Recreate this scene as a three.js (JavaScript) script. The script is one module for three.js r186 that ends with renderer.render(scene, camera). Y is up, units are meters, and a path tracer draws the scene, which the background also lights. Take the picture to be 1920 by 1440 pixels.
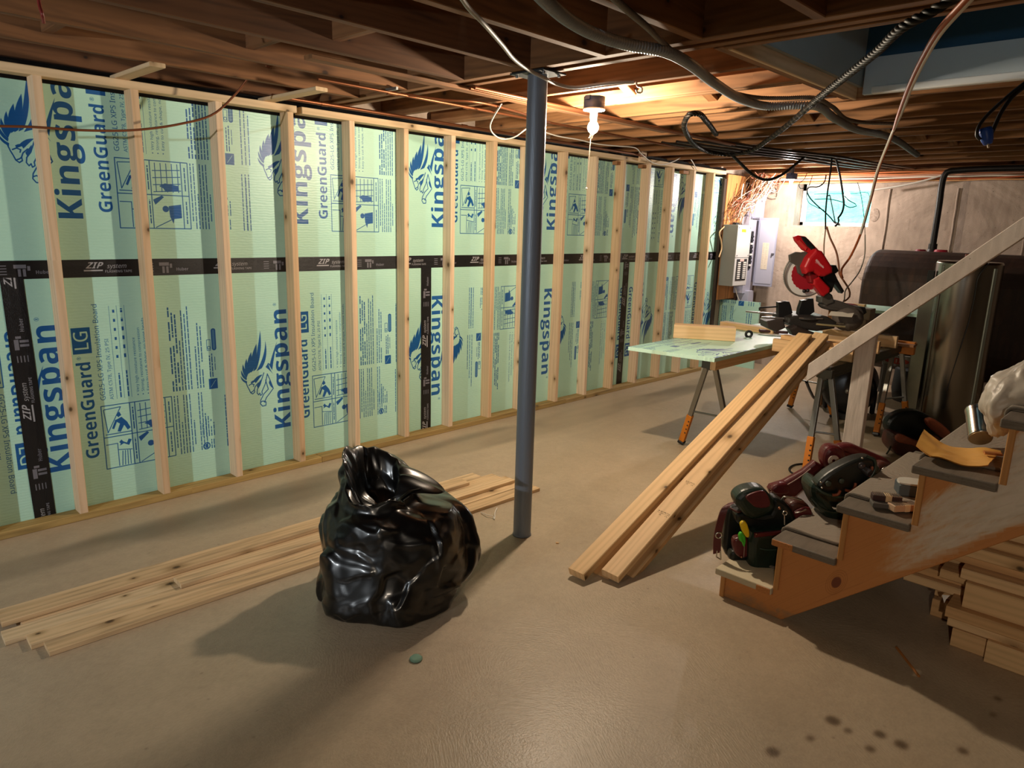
import * as THREE from 'three';
import { mergeGeometries, mergeVertices, toCreasedNormals } from 'three/addons/utils/BufferGeometryUtils.js';
import { RoundedBoxGeometry } from 'three/addons/geometries/RoundedBoxGeometry.js';
import { ImprovedNoise } from 'three/addons/math/ImprovedNoise.js';

// ---------------------------------------------------------------- camera, sky, lamps, exposure
const scene = new THREE.Scene();
const camera = new THREE.PerspectiveCamera(2 * Math.atan(720 / 1331) * 180 / Math.PI, 4 / 3, 0.05, 60);
const EYE = new THREE.Vector3(3.8857, 1.534, 0);
camera.position.copy(EYE);
camera.rotation.set(-0.220878, 0.765089, 0.03009, 'YXZ');
camera.updateMatrixWorld(true);
scene.add(camera);
const renderer = new THREE.WebGLRenderer({ antialias: true });
renderer.toneMapping = THREE.LinearToneMapping;
renderer.toneMappingExposure = 1.03;
renderer.shadowMap.enabled = true;
scene.background = new THREE.Color(0.72, 0.92, 1.0);
scene.backgroundIntensity = 7.5;
scene.environment = null;
function lamp(x, y, z, color, cd, soft = 2) {
  const l = new THREE.PointLight(color, cd, 0, 2);
  l.position.set(x, y, z); l.castShadow = true; l.shadow.radius = soft; l.shadow.mapSize.set(2048, 2048); l.shadow.bias = -0.0005;
  scene.add(l); return l;
}
const BULBS = [ // position, colour, candela
  [1.442, 2.045, -3.1, new THREE.Color(1, 0.83, 0.62), 9.5],
  [0.637, 1.985, -7.45, new THREE.Color(1, 0.88, 0.80), 5.2],
];
for (const b of BULBS) lamp(b[0], b[1], b[2], b[3], b[4]);
const UNSEEN_LAMPS = [ // unseen lamps behind the viewer, placed to light stairs and framed wall: place, aim, colour, candela, half cone
  { at: new THREE.Vector3(4.6, 2.02, 1.5), aim: new THREE.Vector3(3.9, 0, -0.3), color: new THREE.Color(1, 0.84, 0.66), cd: 10, cone: 0.92 },
  { at: new THREE.Vector3(2.6, 1.75, 3.4), aim: new THREE.Vector3(0, 1.15, -1.4), color: new THREE.Color(0.90, 0.96, 1.0), cd: 36, cone: 0.54, soft: 0.9 },
];
for (const w of UNSEEN_LAMPS) {
  const s = new THREE.SpotLight(w.color, w.cd, 0, w.cone, w.soft || 0.7, 2);
  s.position.copy(w.at); s.target.position.copy(w.aim); s.castShadow = true; s.shadow.radius = 2; s.shadow.mapSize.set(2048, 2048); scene.add(s, s.target);
}

// ---------------------------------------------------------------- helpers
let seed = 7;
const rnd = () => { seed = (seed + 0x6D2B79F5) | 0; let t = Math.imul(seed ^ (seed >>> 15), 1 | seed); t = (t + Math.imul(t ^ (t >>> 7), 61 | t)) ^ t; return ((t ^ (t >>> 14)) >>> 0) / 4294967296; };
const rr = (a, b) => a + (b - a) * rnd();
const V3 = (x, y, z) => new THREE.Vector3(x, y, z);
const noise = new ImprovedNoise();
const used = {};
const numbered = (n) => { const k = used[n] = (used[n] ?? -1) + 1; return k ? `${n}_${String(k).padStart(3, '0')}` : n; };
function mesh(name, geo, mat, parent) {
  const m = new THREE.Mesh(geo, mat); m.name = numbered(name); m.castShadow = m.receiveShadow = true; (parent || scene).add(m); return m;
}
function tag(o, label, category, group) { o.userData = { label, category, kind: 'thing' }; if (group) o.userData.group = group; return o; }
function thing(name, label, category, pos = [0, 0, 0], turn = 0, group) {
  const g = new THREE.Group(); g.name = numbered(name); g.position.set(...pos); g.rotation.y = turn; scene.add(g); return tag(g, label, category, group);
}
function struct(name) { const g = new THREE.Group(); g.name = name; g.userData.kind = 'structure'; scene.add(g); return g; }
function structMesh(name, geo, mat) { const m = mesh(name, geo, mat); m.userData.kind = 'structure'; return m; }
// a ray through a point of the frame, cut by a level, by an upright plane, or at a distance along the view
const basis = new THREE.Matrix4().extractRotation(camera.matrixWorld).elements;
const RIGHT = V3(basis[0], basis[1], basis[2]), UPV = V3(basis[4], basis[5], basis[6]), FWD = V3(-basis[8], -basis[9], -basis[10]);
const ray = (x, y) => FWD.clone().addScaledVector(RIGHT, (x - 960) / 1331).addScaledVector(UPV, -(y - 720) / 1331);
const onY = (x, y, Y) => { const d = ray(x, y); return EYE.clone().addScaledVector(d, (Y - EYE.y) / d.y); };
const onX = (x, y, X) => { const d = ray(x, y); return EYE.clone().addScaledVector(d, (X - EYE.x) / d.x); };
const onZ = (x, y, Z) => { const d = ray(x, y); return EYE.clone().addScaledVector(d, (Z - EYE.z) / d.z); };
const atD = (x, y, D) => EYE.clone().addScaledVector(ray(x, y), D);
const YAW = 0.765089, NV = V3(Math.sin(YAW), 0, Math.cos(YAW)), RV = V3(Math.cos(YAW), 0, -Math.sin(YAW));
// local [r, y] on an upright plane that faces the room's near corner and stands at o
const facing = (o) => (x, y) => { const d = ray(x, y), t = o.clone().sub(EYE).dot(NV) / d.dot(NV), p = EYE.clone().addScaledVector(d, t).sub(o); return [p.dot(RV), p.y]; };
const box = (w, h, d, x = 0, y = 0, z = 0) => new THREE.BoxGeometry(w, h, d).translate(x, y, z);
const rbox = (w, h, d, r, x = 0, y = 0, z = 0, s = 2) => new RoundedBoxGeometry(w, h, d, s, Math.min(r, w / 2.01, h / 2.01, d / 2.01)).translate(x, y, z);
const cyl = (r0, r1, h, n = 24, x = 0, y = 0, z = 0) => new THREE.CylinderGeometry(r0, r1, h, n).translate(x, y, z);
const lathe = (pts, n = 32) => new THREE.LatheGeometry(pts.map(([x, y]) => new THREE.Vector2(x, y)), n);
const merge = (gs) => mergeGeometries(gs.map((g) => { const q = g.index ? g.toNonIndexed() : g; for (const k of Object.keys(q.attributes)) if (!['position', 'normal', 'uv'].includes(k)) q.deleteAttribute(k); return q; }));
const curve = (pts, tension = 0.5) => new THREE.CatmullRomCurve3(pts.map((p) => p.isVector3 ? p : V3(...p)), false, 'centripetal', tension);
const tube = (pts, r, n, radial = 8) => { const c = curve(pts); return capped(new THREE.TubeGeometry(c, n || Math.max(8, Math.ceil(c.getLength() / 0.03)), r, radial, false)); };
function capped(g) { return g; }
function slabGeo(poly, depth, bevel = 0.004, seg = 2) { // poly of [x, y]; front at z = depth/2
  const s = new THREE.Shape(poly.map(([x, y]) => new THREE.Vector2(x, y)));
  return new THREE.ExtrudeGeometry(s, { depth: Math.max(0.001, depth - 2 * bevel), bevelEnabled: bevel > 0, bevelSize: bevel, bevelOffset: -bevel, bevelThickness: bevel, bevelSegments: seg, curveSegments: 10 }).translate(0, 0, -Math.max(0.001, depth - 2 * bevel) / 2);
}
function smoothPoly(pts, n = 6) { const c = new THREE.CatmullRomCurve3(pts.map(([x, y]) => V3(x, y, 0)), true, 'centripetal'); return c.getPoints(pts.length * n).slice(0, -1).map((p) => [p.x, p.y]); }
// sawn timber: length along x, thickness along y, width along z, eased edges, uv running with the grain
function timber(L, t, w, c = 0.003, su = rnd() * 3, sv = rnd() * 3) {
  const ring = [[-t / 2, -w / 2 + c], [-t / 2 + c, -w / 2], [t / 2 - c, -w / 2], [t / 2, -w / 2 + c], [t / 2, w / 2 - c], [t / 2 - c, w / 2], [-t / 2 + c, w / 2], [-t / 2, w / 2 - c]];
  const P = [], U = []; let v = sv;
  for (let i = 0; i < 8; i++) {
    const a = ring[i], b = ring[(i + 1) % 8], dv = Math.hypot(a[0] - b[0], a[1] - b[1]);
    const q = [[-L / 2, a, 0, 0], [L / 2, a, L, 0], [L / 2, b, L, dv], [-L / 2, b, 0, dv]];
    for (const k of [0, 1, 2, 0, 2, 3]) { P.push(q[k][0], q[k][1][0], q[k][1][1]); U.push((su + q[k][2]) / 2.4, (v + q[k][3]) / 0.36); }
    v += dv;
  }
  for (const s of [-1, 1]) for (let i = 1; i < 7; i++) {
    const tri = s < 0 ? [0, i, i + 1] : [0, i + 1, i];
    for (const k of tri) { P.push(s * L / 2, ring[k][0], ring[k][1]); U.push((su + ring[k][0]) / 2.4, (sv + ring[k][1]) / 0.36); }
  }
  const g = new THREE.BufferGeometry();
  g.setAttribute('position', new THREE.Float32BufferAttribute(P, 3)); g.setAttribute('uv', new THREE.Float32BufferAttribute(U, 2)); g.computeVertexNormals(); return g;
}
// the same piece laid from a to b; "up" is the direction of its thickness
function plank(name, a, b, t, w, mat, parent, up = V3(0, 1, 0), c) {
  a = a.isVector3 ? a : V3(...a); b = b.isVector3 ? b : V3(...b);
  const X = b.clone().sub(a), L = X.length(); X.normalize();
  const Z = X.clone().cross(up).normalize(), Y = Z.clone().cross(X);
  const m = mesh(name, timber(L, t, w, c), mat, parent);
  m.quaternion.setFromRotationMatrix(new THREE.Matrix4().makeBasis(X, Y, Z)); m.position.copy(a).add(b).multiplyScalar(0.5); return m;
}
function bar(a, b, r, n = 10, r1 = r) { // round bar geometry between two points
  a = a.isVector3 ? a : V3(...a); b = b.isVector3 ? b : V3(...b);
  const d = b.clone().sub(a), g = new THREE.CylinderGeometry(r1, r, d.length(), n);
  g.applyQuaternion(new THREE.Quaternion().setFromUnitVectors(V3(0, 1, 0), d.clone().normalize())); return g.translate((a.x + b.x) / 2, (a.y + b.y) / 2, (a.z + b.z) / 2);
}
function squareBar(a, b, w, t, side = V3(1, 0, 0)) { // rectangular bar geometry between two points
  a = a.isVector3 ? a : V3(...a); b = b.isVector3 ? b : V3(...b);
  const Y = b.clone().sub(a), L = Y.length(); Y.normalize(); const Z = side.clone().cross(Y).normalize(), X = Y.clone().cross(Z);
  return new RoundedBoxGeometry(w, L, t, 1, Math.min(w, t) * 0.15).applyMatrix4(new THREE.Matrix4().makeBasis(X, Y, Z).setPosition((a.x + b.x) / 2, (a.y + b.y) / 2, (a.z + b.z) / 2));
}

// ---------------------------------------------------------------- textures
function canvasTex(w, h, draw, srgb = true) {
  const c = document.createElement('canvas'); c.width = w; c.height = h; draw(c.getContext('2d'), w, h);
  const t = new THREE.CanvasTexture(c); t.wrapS = t.wrapT = THREE.RepeatWrapping; if (srgb) t.colorSpace = THREE.SRGBColorSpace; t.anisotropy = 8; return t;
}
function dataTex(w, h, f, srgb) { // f(u, v) -> [r, g, b] in 0..255
  const d = new Uint8Array(w * h * 4);
  for (let j = 0; j < h; j++) for (let i = 0; i < w; i++) { const p = f(i / w, j / h, i, j), k = (j * w + i) * 4; d[k] = p[0]; d[k + 1] = p[1]; d[k + 2] = p[2]; d[k + 3] = 255; }
  const t = new THREE.DataTexture(d, w, h); t.wrapS = t.wrapT = THREE.RepeatWrapping; t.magFilter = THREE.LinearFilter; t.minFilter = THREE.LinearMipmapLinearFilter; t.generateMipmaps = true; if (srgb) t.colorSpace = THREE.SRGBColorSpace; t.needsUpdate = true; return t;
}
// tiling noise: values on a torus
const tn = (u, v, f, o = 0) => { const a = u * 2 * Math.PI, b = v * 2 * Math.PI, R = f / (2 * Math.PI); return noise.noise(R * Math.cos(a) + 31.7 + o, R * Math.sin(a) + 11.3 + R * Math.cos(b) * 1.618, R * Math.sin(b) + 57.1 - o); };
const clamp = (x, a = 0, b = 255) => Math.min(b, Math.max(a, x));
function woodTex(knots, contrast, dirt = 0) {
  const K = []; for (let i = 0; i < knots; i++) K.push([rnd(), rnd(), rr(0.006, 0.014)]);
  return dataTex(1024, 256, (u, v) => {
    let bend = 0, dark = 0;
    for (const [ku, kv, kr] of K) { // distances in metres on a 2.4 x 0.36 sheet
      let du = (u - ku) * 2.4, dv = (v - kv) * 0.36; if (du > 1.2) du -= 2.4; if (du < -1.2) du += 2.4; if (dv > 0.18) dv -= 0.36; if (dv < -0.18) dv += 0.36;
      const r = Math.hypot(du * 0.7, dv); bend += Math.sign(dv) * 0.012 * Math.exp(-Math.pow(du / 0.07, 2)) * Math.exp(-Math.abs(dv) / 0.03);
      dark = Math.max(dark, Math.exp(-Math.pow(r / kr, 3)), 0.4 * Math.exp(-Math.pow(r / (kr * 2.2), 2)));
    }
    const y = v * 0.36 + bend + 0.006 * tn(u, v, 3, 3), g = Math.sin((y / 0.36) * Math.PI * 2 * 12 + 9 * tn(u, v, 2, 9) + 2.5 * noise.noise(u * 5, v * 9, 3.3)) * 0.5 + 0.5;
    const fine = tn(u * 1, v, 60, 4) * 0.35 + noise.noise(u * 40, v * 190, 7.7) * 0.6;
    let b = 1 - contrast * (0.55 * Math.pow(g, 2.2) + 0.25 * fine + 0.5 * Math.max(0, tn(u, v, 5, 14)) ) - dirt * Math.max(0, tn(u, v, 7, 21) + 0.6 * tn(u, v, 19, 2));
    const k = 1 - 0.62 * dark; const warm = contrast * g * 0.22 + 0.25 * dark;
    return [clamp(250 * b * k), clamp(250 * b * k * (1 - warm * 0.35)), clamp(250 * b * k * (1 - warm))];
  }, true);
}
const WOOD_CLEAN = woodTex(8, 0.10), WOOD_DIRTY = woodTex(9, 0.13, 0.22), WOOD_OLD = woodTex(7, 0.13, 0.3);
const WOOD_BUMP = dataTex(512, 256, (u, v) => { const q = 128 + 50 * noise.noise(u * 30, v * 160, 2.2) + 30 * noise.noise(u * 8, v * 40, 5.1); return [q, q, q]; });
const std = (color, roughness = 0.8, extra = {}) => new THREE.MeshStandardMaterial({ color, roughness, ...extra });
const wood = (color, map = WOOD_CLEAN, rough = 0.72) => std(color, rough, { map, bumpMap: WOOD_BUMP, bumpScale: 0.0004 });
const M = {
  stud: ['#e6c6a2', '#dfbd96', '#e9cba9', '#dbb88f'].map((c) => wood(c)),
  plate: ['#e3c69e', '#dfc097'].map((c) => wood(c)),
  treated: ['#b8995c', '#ad8f56', '#b39661'].map((c) => wood(c, WOOD_DIRTY)),
  lumber: ['#e8c08c', '#e0b682', '#ebc594', '#dbad78'].map((c) => wood(c, WOOD_CLEAN, 0.65)),
  floorlumber: ['#e2c297', '#dab98e', '#e4c8a0'].map((c) => wood(c, WOOD_DIRTY, 0.75)),
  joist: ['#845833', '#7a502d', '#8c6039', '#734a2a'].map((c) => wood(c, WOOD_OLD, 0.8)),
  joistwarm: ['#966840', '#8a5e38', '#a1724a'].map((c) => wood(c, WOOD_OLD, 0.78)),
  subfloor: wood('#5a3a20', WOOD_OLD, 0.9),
  stair: wood('#c07c40', WOOD_OLD, 0.5),
  ply: wood('#c98a4e', WOOD_OLD, 0.75),
};
const grit = dataTex(512, 512, (u, v, i, j) => {
  const q = 128 + 46 * tn(u, v, 60, 1) + 40 * tn(u, v, 130, 8) + 22 * tn(u, v, 20, 5) + (rnd() - 0.5) * 34; return [clamp(q), clamp(q), clamp(q)];
});
// ---------------------------------------------------------------- the setting: floor, walls, ceiling
const FX0 = -0.4, FX1 = 6.6, FZ0 = -8.4, FZ1 = 4.4;
{ // floor: trowelled concrete, 7 m x 12.8 m; stains and wear belong to the slab
  const map = canvasTex(1600, 1600, (g, W, H) => {
    const X = (x) => (x - FX0) / (FX1 - FX0) * W, Z = (z) => (z - FZ0) / (FZ1 - FZ0) * H;
    const im = g.createImageData(W, H);
    for (let j = 0; j < H; j++) for (let i = 0; i < W; i++) {
      const x = FX0 + i / W * (FX1 - FX0), z = FZ0 + j / H * (FZ1 - FZ0);
      const n = noise.noise(x * 0.9, z * 0.9, 1.3) * 11 + noise.noise(x * 2.9, z * 2.3, 4.4) * 8 + noise.noise(x * 9, z * 8, 9.1) * 5 + noise.noise(x * 30, z * 30, 2.1) * 5 + (rnd() - 0.5) * 9;
      const warm = noise.noise(x * 1.4, z * 1.1, 20.5) * 4, k = (j * W + i) * 4;
      im.data[k] = clamp(184 + n + warm); im.data[k + 1] = clamp(173 + n); im.data[k + 2] = clamp(160 + n - warm); im.data[k + 3] = 255;
    }
    g.putImageData(im, 0, 0);
    // damp tide mark along the framed wall
    g.filter = 'blur(5px)'; g.globalAlpha = 0.30;
    for (let k = 0; k < 26; k++) { const z = rr(-7, 0), x = 0.35 + 0.25 * noise.noise(z * 0.9, 3, 1) + rr(-0.1, 0.1); g.fillStyle = k % 3 ? '#6d655c' : '#c2b6a6'; g.beginPath(); g.ellipse(X(x), Z(z), rr(10, 40), rr(40, 120), 0, 0, 7); g.fill(); }
    g.globalAlpha = 0.35; g.strokeStyle = '#d8cdbb'; g.lineWidth = 5; g.beginPath(); g.moveTo(X(0.62), Z(-0.3)); for (let z = -0.5; z > -5; z -= 0.25) g.lineTo(X(0.62 + 0.13 * noise.noise(z * 1.3, 8, 2)), Z(z)); g.stroke();
    // pale joint strip beyond the stairs and the drips before it
    g.filter = 'blur(3px)'; g.globalAlpha = 0.4; g.strokeStyle = '#d9cfc2'; g.lineWidth = 16; g.beginPath(); g.moveTo(X(2.85), Z(-2.74)); g.lineTo(X(3.2), Z(-2.78)); g.lineTo(X(3.7), Z(-2.70)); g.stroke();
    g.filter = 'blur(1px)'; g.globalAlpha = 0.75; g.fillStyle = '#4c3d30';
    for (const [x, y, r] of [[1562, 1351, 9], [1449, 1410, 8], [1650, 1377, 7], [1690, 1396, 8], [1806, 1408, 6], [1590, 1370, 5], [1632, 1404, 6], [1871, 1310, 5], [1862, 1340, 4], [1520, 1384, 5]]) { const p = onY(x, y, 0); g.beginPath(); g.ellipse(X(p.x), Z(p.z), r * 0.55, r * 0.3, 0, 0, 7); g.fill(); }
    g.filter = 'none'; g.globalAlpha = 0.45;
    for (let k = 0; k < 260; k++) { g.fillStyle = k % 4 ? '#6a5f53' : '#d6ccbd'; g.fillRect(X(rr(0.2, 4)), Z(rr(-6, 0)), rr(0.8, 1.8), rr(0.6, 1.2)); }
  });
  map.wrapS = map.wrapT = THREE.ClampToEdgeWrapping;
  const bump = grit.clone(); bump.repeat.set(12, 20); bump.needsUpdate = true;
  const rough = dataTex(256, 256, (u, v) => { const q = 158 + 34 * tn(u, v, 9, 2) + 24 * tn(u, v, 30, 6); return [q, q, q]; });
  const g = new THREE.BoxGeometry(FX1 - FX0, 0.15, FZ1 - FZ0).translate((FX0 + FX1) / 2, -0.075, (FZ0 + FZ1) / 2);
  structMesh('floor', g, new THREE.MeshStandardMaterial({ color: '#f6ead6', map, bumpMap: bump, bumpScale: 0.0018, roughnessMap: rough, roughness: 0.75 }));
}
const concreteTex = canvasTex(1024, 1024, (g, W, H) => {
  const im = g.createImageData(W, H);
  for (let j = 0; j < H; j++) for (let i = 0; i < W; i++) {
    const u = i / W, v = j / H, k = (j * W + i) * 4, n = tn(u, v, 4, 1) * 16 + tn(u, v, 12, 5) * 14 + noise.noise(i * 0.05, j * 0.012, 3) * 10 + (rnd() - 0.5) * 16;
    im.data[k] = clamp(205 + n); im.data[k + 1] = clamp(194 + n); im.data[k + 2] = clamp(184 + n); im.data[k + 3] = 255;
  }
  g.putImageData(im, 0, 0); g.globalAlpha = 0.5;
  for (let k = 0; k < 160; k++) { g.fillStyle = '#6f665e'; g.beginPath(); g.ellipse(rnd() * W, rnd() * H, rr(1, 4), rr(1, 3), 0, 0, 7); g.fill(); }
  g.globalAlpha = 0.10; for (let k = 0; k < 40; k++) { g.fillStyle = k % 2 ? '#5d544c' : '#f2ebe2'; g.fillRect(rnd() * W, rnd() * H, rr(5, 26), rr(80, 300)); }
});
const parge = dataTex(512, 512, (u, v, i, j) => { const q = 128 + 60 * tn(u, v, 9, 3) + 46 * noise.noise(i * 0.05, j * 0.011, 6) * Math.sin(Math.PI * u) + 30 * tn(u, v, 34, 8) + (rnd() - 0.5) * 26; return [clamp(q), clamp(q), clamp(q)]; });
const concrete = std('#e6dad0', 0.92, { map: concreteTex, bumpMap: parge, bumpScale: 0.012 });
function uvBox(w, h, d, x, y, z, s = 1.6) { // box whose uv runs in metres / s
  const g = box(w, h, d, x, y, z), p = g.attributes.position, n = g.attributes.normal, u = g.attributes.uv;
  for (let i = 0; i < p.count; i++) { const ax = Math.abs(n.getX(i)), ay = Math.abs(n.getY(i)); u.setXY(i, (ax > 0.5 ? p.getZ(i) : p.getX(i)) / s, (ay > 0.5 ? p.getZ(i) : p.getY(i)) / s); }
  return g;
}
const ZF = -8.05, CEIL = 2.19, SUB = 2.375, TOP = 2.42;
structMesh('wall_left', uvBox(0.25, TOP, FZ1 - ZF + 0.3, -0.275, TOP / 2, (FZ1 + ZF) / 2), concrete);
const plaster = std('#8c8377', 0.9, { map: concreteTex });
structMesh('wall_right', uvBox(0.25, TOP, FZ1 - ZF + 0.3, 6.4, TOP / 2, (FZ1 + ZF) / 2), plaster);
structMesh('wall_back', uvBox(6.9, TOP, 0.25, 3.05, TOP / 2, FZ1 - 0.1), plaster);
const WX0 = 0.45, WX1 = 1.25, WY0 = 1.62, WY1 = 2.075, WT = 2.085;
{ // far wall with the window opening; raised seams where the forms met
  const w = struct('wall_far'), d = 0.28, z = ZF - d / 2;
  mesh('wall_body', merge([uvBox(WX0 + 0.4, WT, d, (WX0 - 0.4) / 2, WT / 2, z), uvBox(6.6 - WX1, WT, d, (6.6 + WX1) / 2, WT / 2, z), uvBox(WX1 - WX0, WY0, d, (WX0 + WX1) / 2, WY0 / 2, z), uvBox(WX1 - WX0, WT - WY1, d, (WX0 + WX1) / 2, (WT + WY1) / 2, z)]), concrete, w);
  for (const x of [1.42, 2.03, 2.62, 3.3]) {
    const pts = []; for (let y = 0; y <= 2.05; y += 0.05) pts.push(V3(x + 0.006 * noise.noise(y * 6, x, 2), y, ZF + 0.002));
    mesh('form_seam', tube(pts, 0.011, 60, 6), concrete, w);
  }
  for (const [a, b, c] of [[1.28, 1.2, 0.1], [1.3, 1.74, 0.05]]) mesh('parge_patch', new THREE.SphereGeometry(c, 16, 8).scale(1, 1.4, 0.16).translate(a, b, ZF), concrete, w);
}
{ // basement window with its lever
  const w = struct('window_1'), z = ZF - 0.2, white = std('#e8e6e0', 0.5), X0 = WX0 + 0.005, X1 = WX1 - 0.005, Y0 = WY0 + 0.005, Y1 = WY1 - 0.005;
  const f = 0.035;
  mesh('window_frame', merge([box(f, Y1 - Y0, 0.06, X0 + f / 2, (Y0 + Y1) / 2, z), box(f, Y1 - Y0, 0.06, X1 - f / 2, (Y0 + Y1) / 2, z), box(X1 - X0, f, 0.06, (X0 + X1) / 2, Y0 + f / 2, z), box(X1 - X0, 0.07, 0.06, (X0 + X1) / 2, Y1 - 0.035, z)]), white, w);
  mesh('window_pane', box(X1 - X0 - 2 * f, Y1 - Y0 - f - 0.07, 0.004, (X0 + X1) / 2, (Y0 + f + Y1 - 0.07) / 2, z), new THREE.MeshPhysicalMaterial({ color: '#e8fbff', transmission: 1, thickness: 0, roughness: 0.02 }), w);
  const a = onZ(1556, 366, ZF - 0.1), b = onZ(1566, 417, ZF - 0.1);
  mesh('window_lever', merge([bar(a, b, 0.007, 8), bar(a, a.clone().add(V3(-0.03, -0.01, 0.02)), 0.008, 8), bar(b, b.clone().add(V3(0.02, -0.02, -0.06)), 0.012, 8)]), std('#1d1d1f', 0.4, { metalness: 0.6 }), w);
}
{ // lawn that rises outside the window
  const g = new THREE.PlaneGeometry(14, 9, 60, 40), p = g.attributes.position;
  for (let i = 0; i < p.count; i++) p.setZ(i, 0.06 * noise.noise(p.getX(i) * 3, p.getY(i) * 3, 1));
  g.computeVertexNormals(); g.rotateX(-Math.PI / 2 + 0.42); g.translate(1, 3.35, -13.1);
  const t = dataTex(256, 256, (u, v) => { const n = tn(u, v, 8, 1) * 26 + tn(u, v, 40, 3) * 30; return [clamp(128 + n * 0.8), clamp(190 + n), clamp(158 + n * 0.8)]; }, true); t.repeat.set(9, 6);
  const l = mesh('lawn', g, std('#ffffff', 1, { map: t })); l.userData = { kind: 'stuff', label: 'bright green lawn rising outside the small basement window', category: 'grass' };
}
{ // ceiling: subfloor, girder over the steel post, joists along the framed wall before it and across the room beyond it
  const c = struct('ceiling');
  const holeX = 2.51, hz0 = -2.60, hz1 = -3.86; // the stairwell
  // subfloor boards
  for (let i = 0; i < 16; i++) { // boards 0.8 m deep in z
    const z1 = 4.4 - i * 0.8, z0 = z1 - 0.8; if (z1 < ZF - 0.3) break;
    const parts = z0 < hz0 && z1 > hz1 ? [[-0.4, holeX - 0.04]] : [[-0.4, 6.6]];
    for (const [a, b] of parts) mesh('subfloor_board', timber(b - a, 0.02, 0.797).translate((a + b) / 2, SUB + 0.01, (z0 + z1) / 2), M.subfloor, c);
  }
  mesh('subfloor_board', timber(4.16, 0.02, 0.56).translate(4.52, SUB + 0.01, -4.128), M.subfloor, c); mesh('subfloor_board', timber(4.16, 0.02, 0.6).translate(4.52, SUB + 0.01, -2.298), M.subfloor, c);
  const H = SUB - CEIL, J = M.joist, W = M.joistwarm, pick = (A) => A[Math.floor(rnd() * A.length)];
  const across = (z, x0, x1, mat, name = 'joist', t = 0.040, h = H, y0 = CEIL) => mesh(name, timber(x1 - x0, h, t).translate((x0 + x1) / 2, y0 + h / 2, z), mat, c);
  const along = (x, z0, z1, mat, name = 'joist', t = 0.042, h = H, y0 = CEIL) => mesh(name, timber(z1 - z0, h, t).rotateY(Math.PI / 2).translate(x, y0 + h / 2, (z0 + z1) / 2), mat, c);
  for (const x of [-0.06, 0.345, 0.77, 1.195, 1.62, 2.03, 2.457, 2.88, 3.3, 3.72, 4.14, 4.56, 5, 5.4, 5.8, 6.2]) along(x + rr(-0.008, 0.008), -2.39, 4.3, pick(J));
  // girder of three plies
  for (const [z, y] of [[-2.408, 0], [-2.463, 0.012], [-2.515, 0.004]]) across(z, -0.15, 6.27, pick(M.joistwarm), 'girder_ply', 0.044, H - y, CEIL + y);
  // headers round the stairwell and the joists beyond
  across(-2.565, holeX - 0.04, 6.27, pick(J), 'header');
  for (const z of [-2.915, -3.33]) across(z, -0.15, holeX - 0.085, pick(W));
  mesh('ledger', timber(holeX + 0.05, 0.062, 0.036).translate(1.18, CEIL + 0.033, -3.292), W[2], c);
  along(holeX - 0.062, -3.84, -2.54, pick(W), 'header'); mesh('header_edge', timber(1.28, 0.09, 0.018).rotateY(Math.PI / 2).translate(holeX - 0.03, CEIL + 0.04, -3.21), M.plate[0], c);
  across(-3.89, -0.15, 6.27, pick(W)); across(-3.75, -0.15, holeX - 0.085, pick(W));
  for (let k = 0, z = -4.17; z > -7.9; z -= 0.415, k++) across(z + rr(-0.01, 0.01), -0.15, 6.27, pick(W));
  across(-8.0, -0.15, 6.27, W[1], 'sill_plate', 0.10, 0.045, WT + 0.005); across(-8.02, -0.15, 6.27, W[2], 'sill_plate', 0.12, 0.045, WT + 0.052); across(-8.16, -0.15, 6.27, W[0], 'rim_joist', 0.04, SUB - WT, WT);
  // crossed bridging between the joists beyond the girder
  const zs = [-2.915, -3.33, -3.84, -4.17, -4.585, -5, -5.415, -5.83, -6.245];
  for (let k = 0; k < zs.length - 1; k++) for (const s of [0, 1]) for (const x of k ? [1.62 + 0.1 * k, 3.9] : [1.5]) {
    const a = V3(x + s * 0.05, s ? SUB - 0.02 : CEIL + 0.02, zs[k] - 0.02), b = V3(x + s * 0.05, s ? CEIL + 0.02 : SUB - 0.02, zs[k + 1] + 0.02);
    plank('bridging', a, b, 0.019, 0.06, W[k % 3], c, V3(0, 1, 0.3));
  }
  for (const [x, z] of [[0.98, -1.55], [1.41, -1.7], [0.56, -0.9], [1.83, -1.2]]) mesh('blocking', timber(0.38, 0.14, 0.04).translate(x, SUB - 0.075, z), pick(J), c);
}
{ // painted stairwell above the stairs
  const w = struct('wall_stairwell'), grey = std('#8f9a9c', 0.7), blue = std('#27506b', 0.75), pale = std('#b3bfc6', 0.6);
  mesh('end_wall', box(0.02, 2.6, 1.26, 2.505, TOP - 0.18 + 1.3, -3.215), grey, w);
  mesh('side_wall', box(3.8, 2.6, 0.02, 4.41, TOP - 0.08 + 1.3, -3.838), blue, w);
  mesh('wall_band', box(3.78, 0.165, 0.03, 4.42, 2.282, -3.822), pale, w);
  mesh('wall_band', rbox(0.86, 0.035, 0.04, 0.008, 3.0, 2.216, -3.82), std('#d9dcdd', 0.5), w);
  mesh('side_wall', box(3.8, 2.6, 0.02, 4.41, TOP + 1.3, -2.592), blue, w);
  mesh('end_wall', box(0.02, 2.6, 1.26, 6.3, TOP + 1.3, -3.215), grey, w);
  mesh('stairwell_ceiling', box(3.84, 0.05, 1.3, 4.41, TOP + 2.6, -3.215), grey, w);
}
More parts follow.
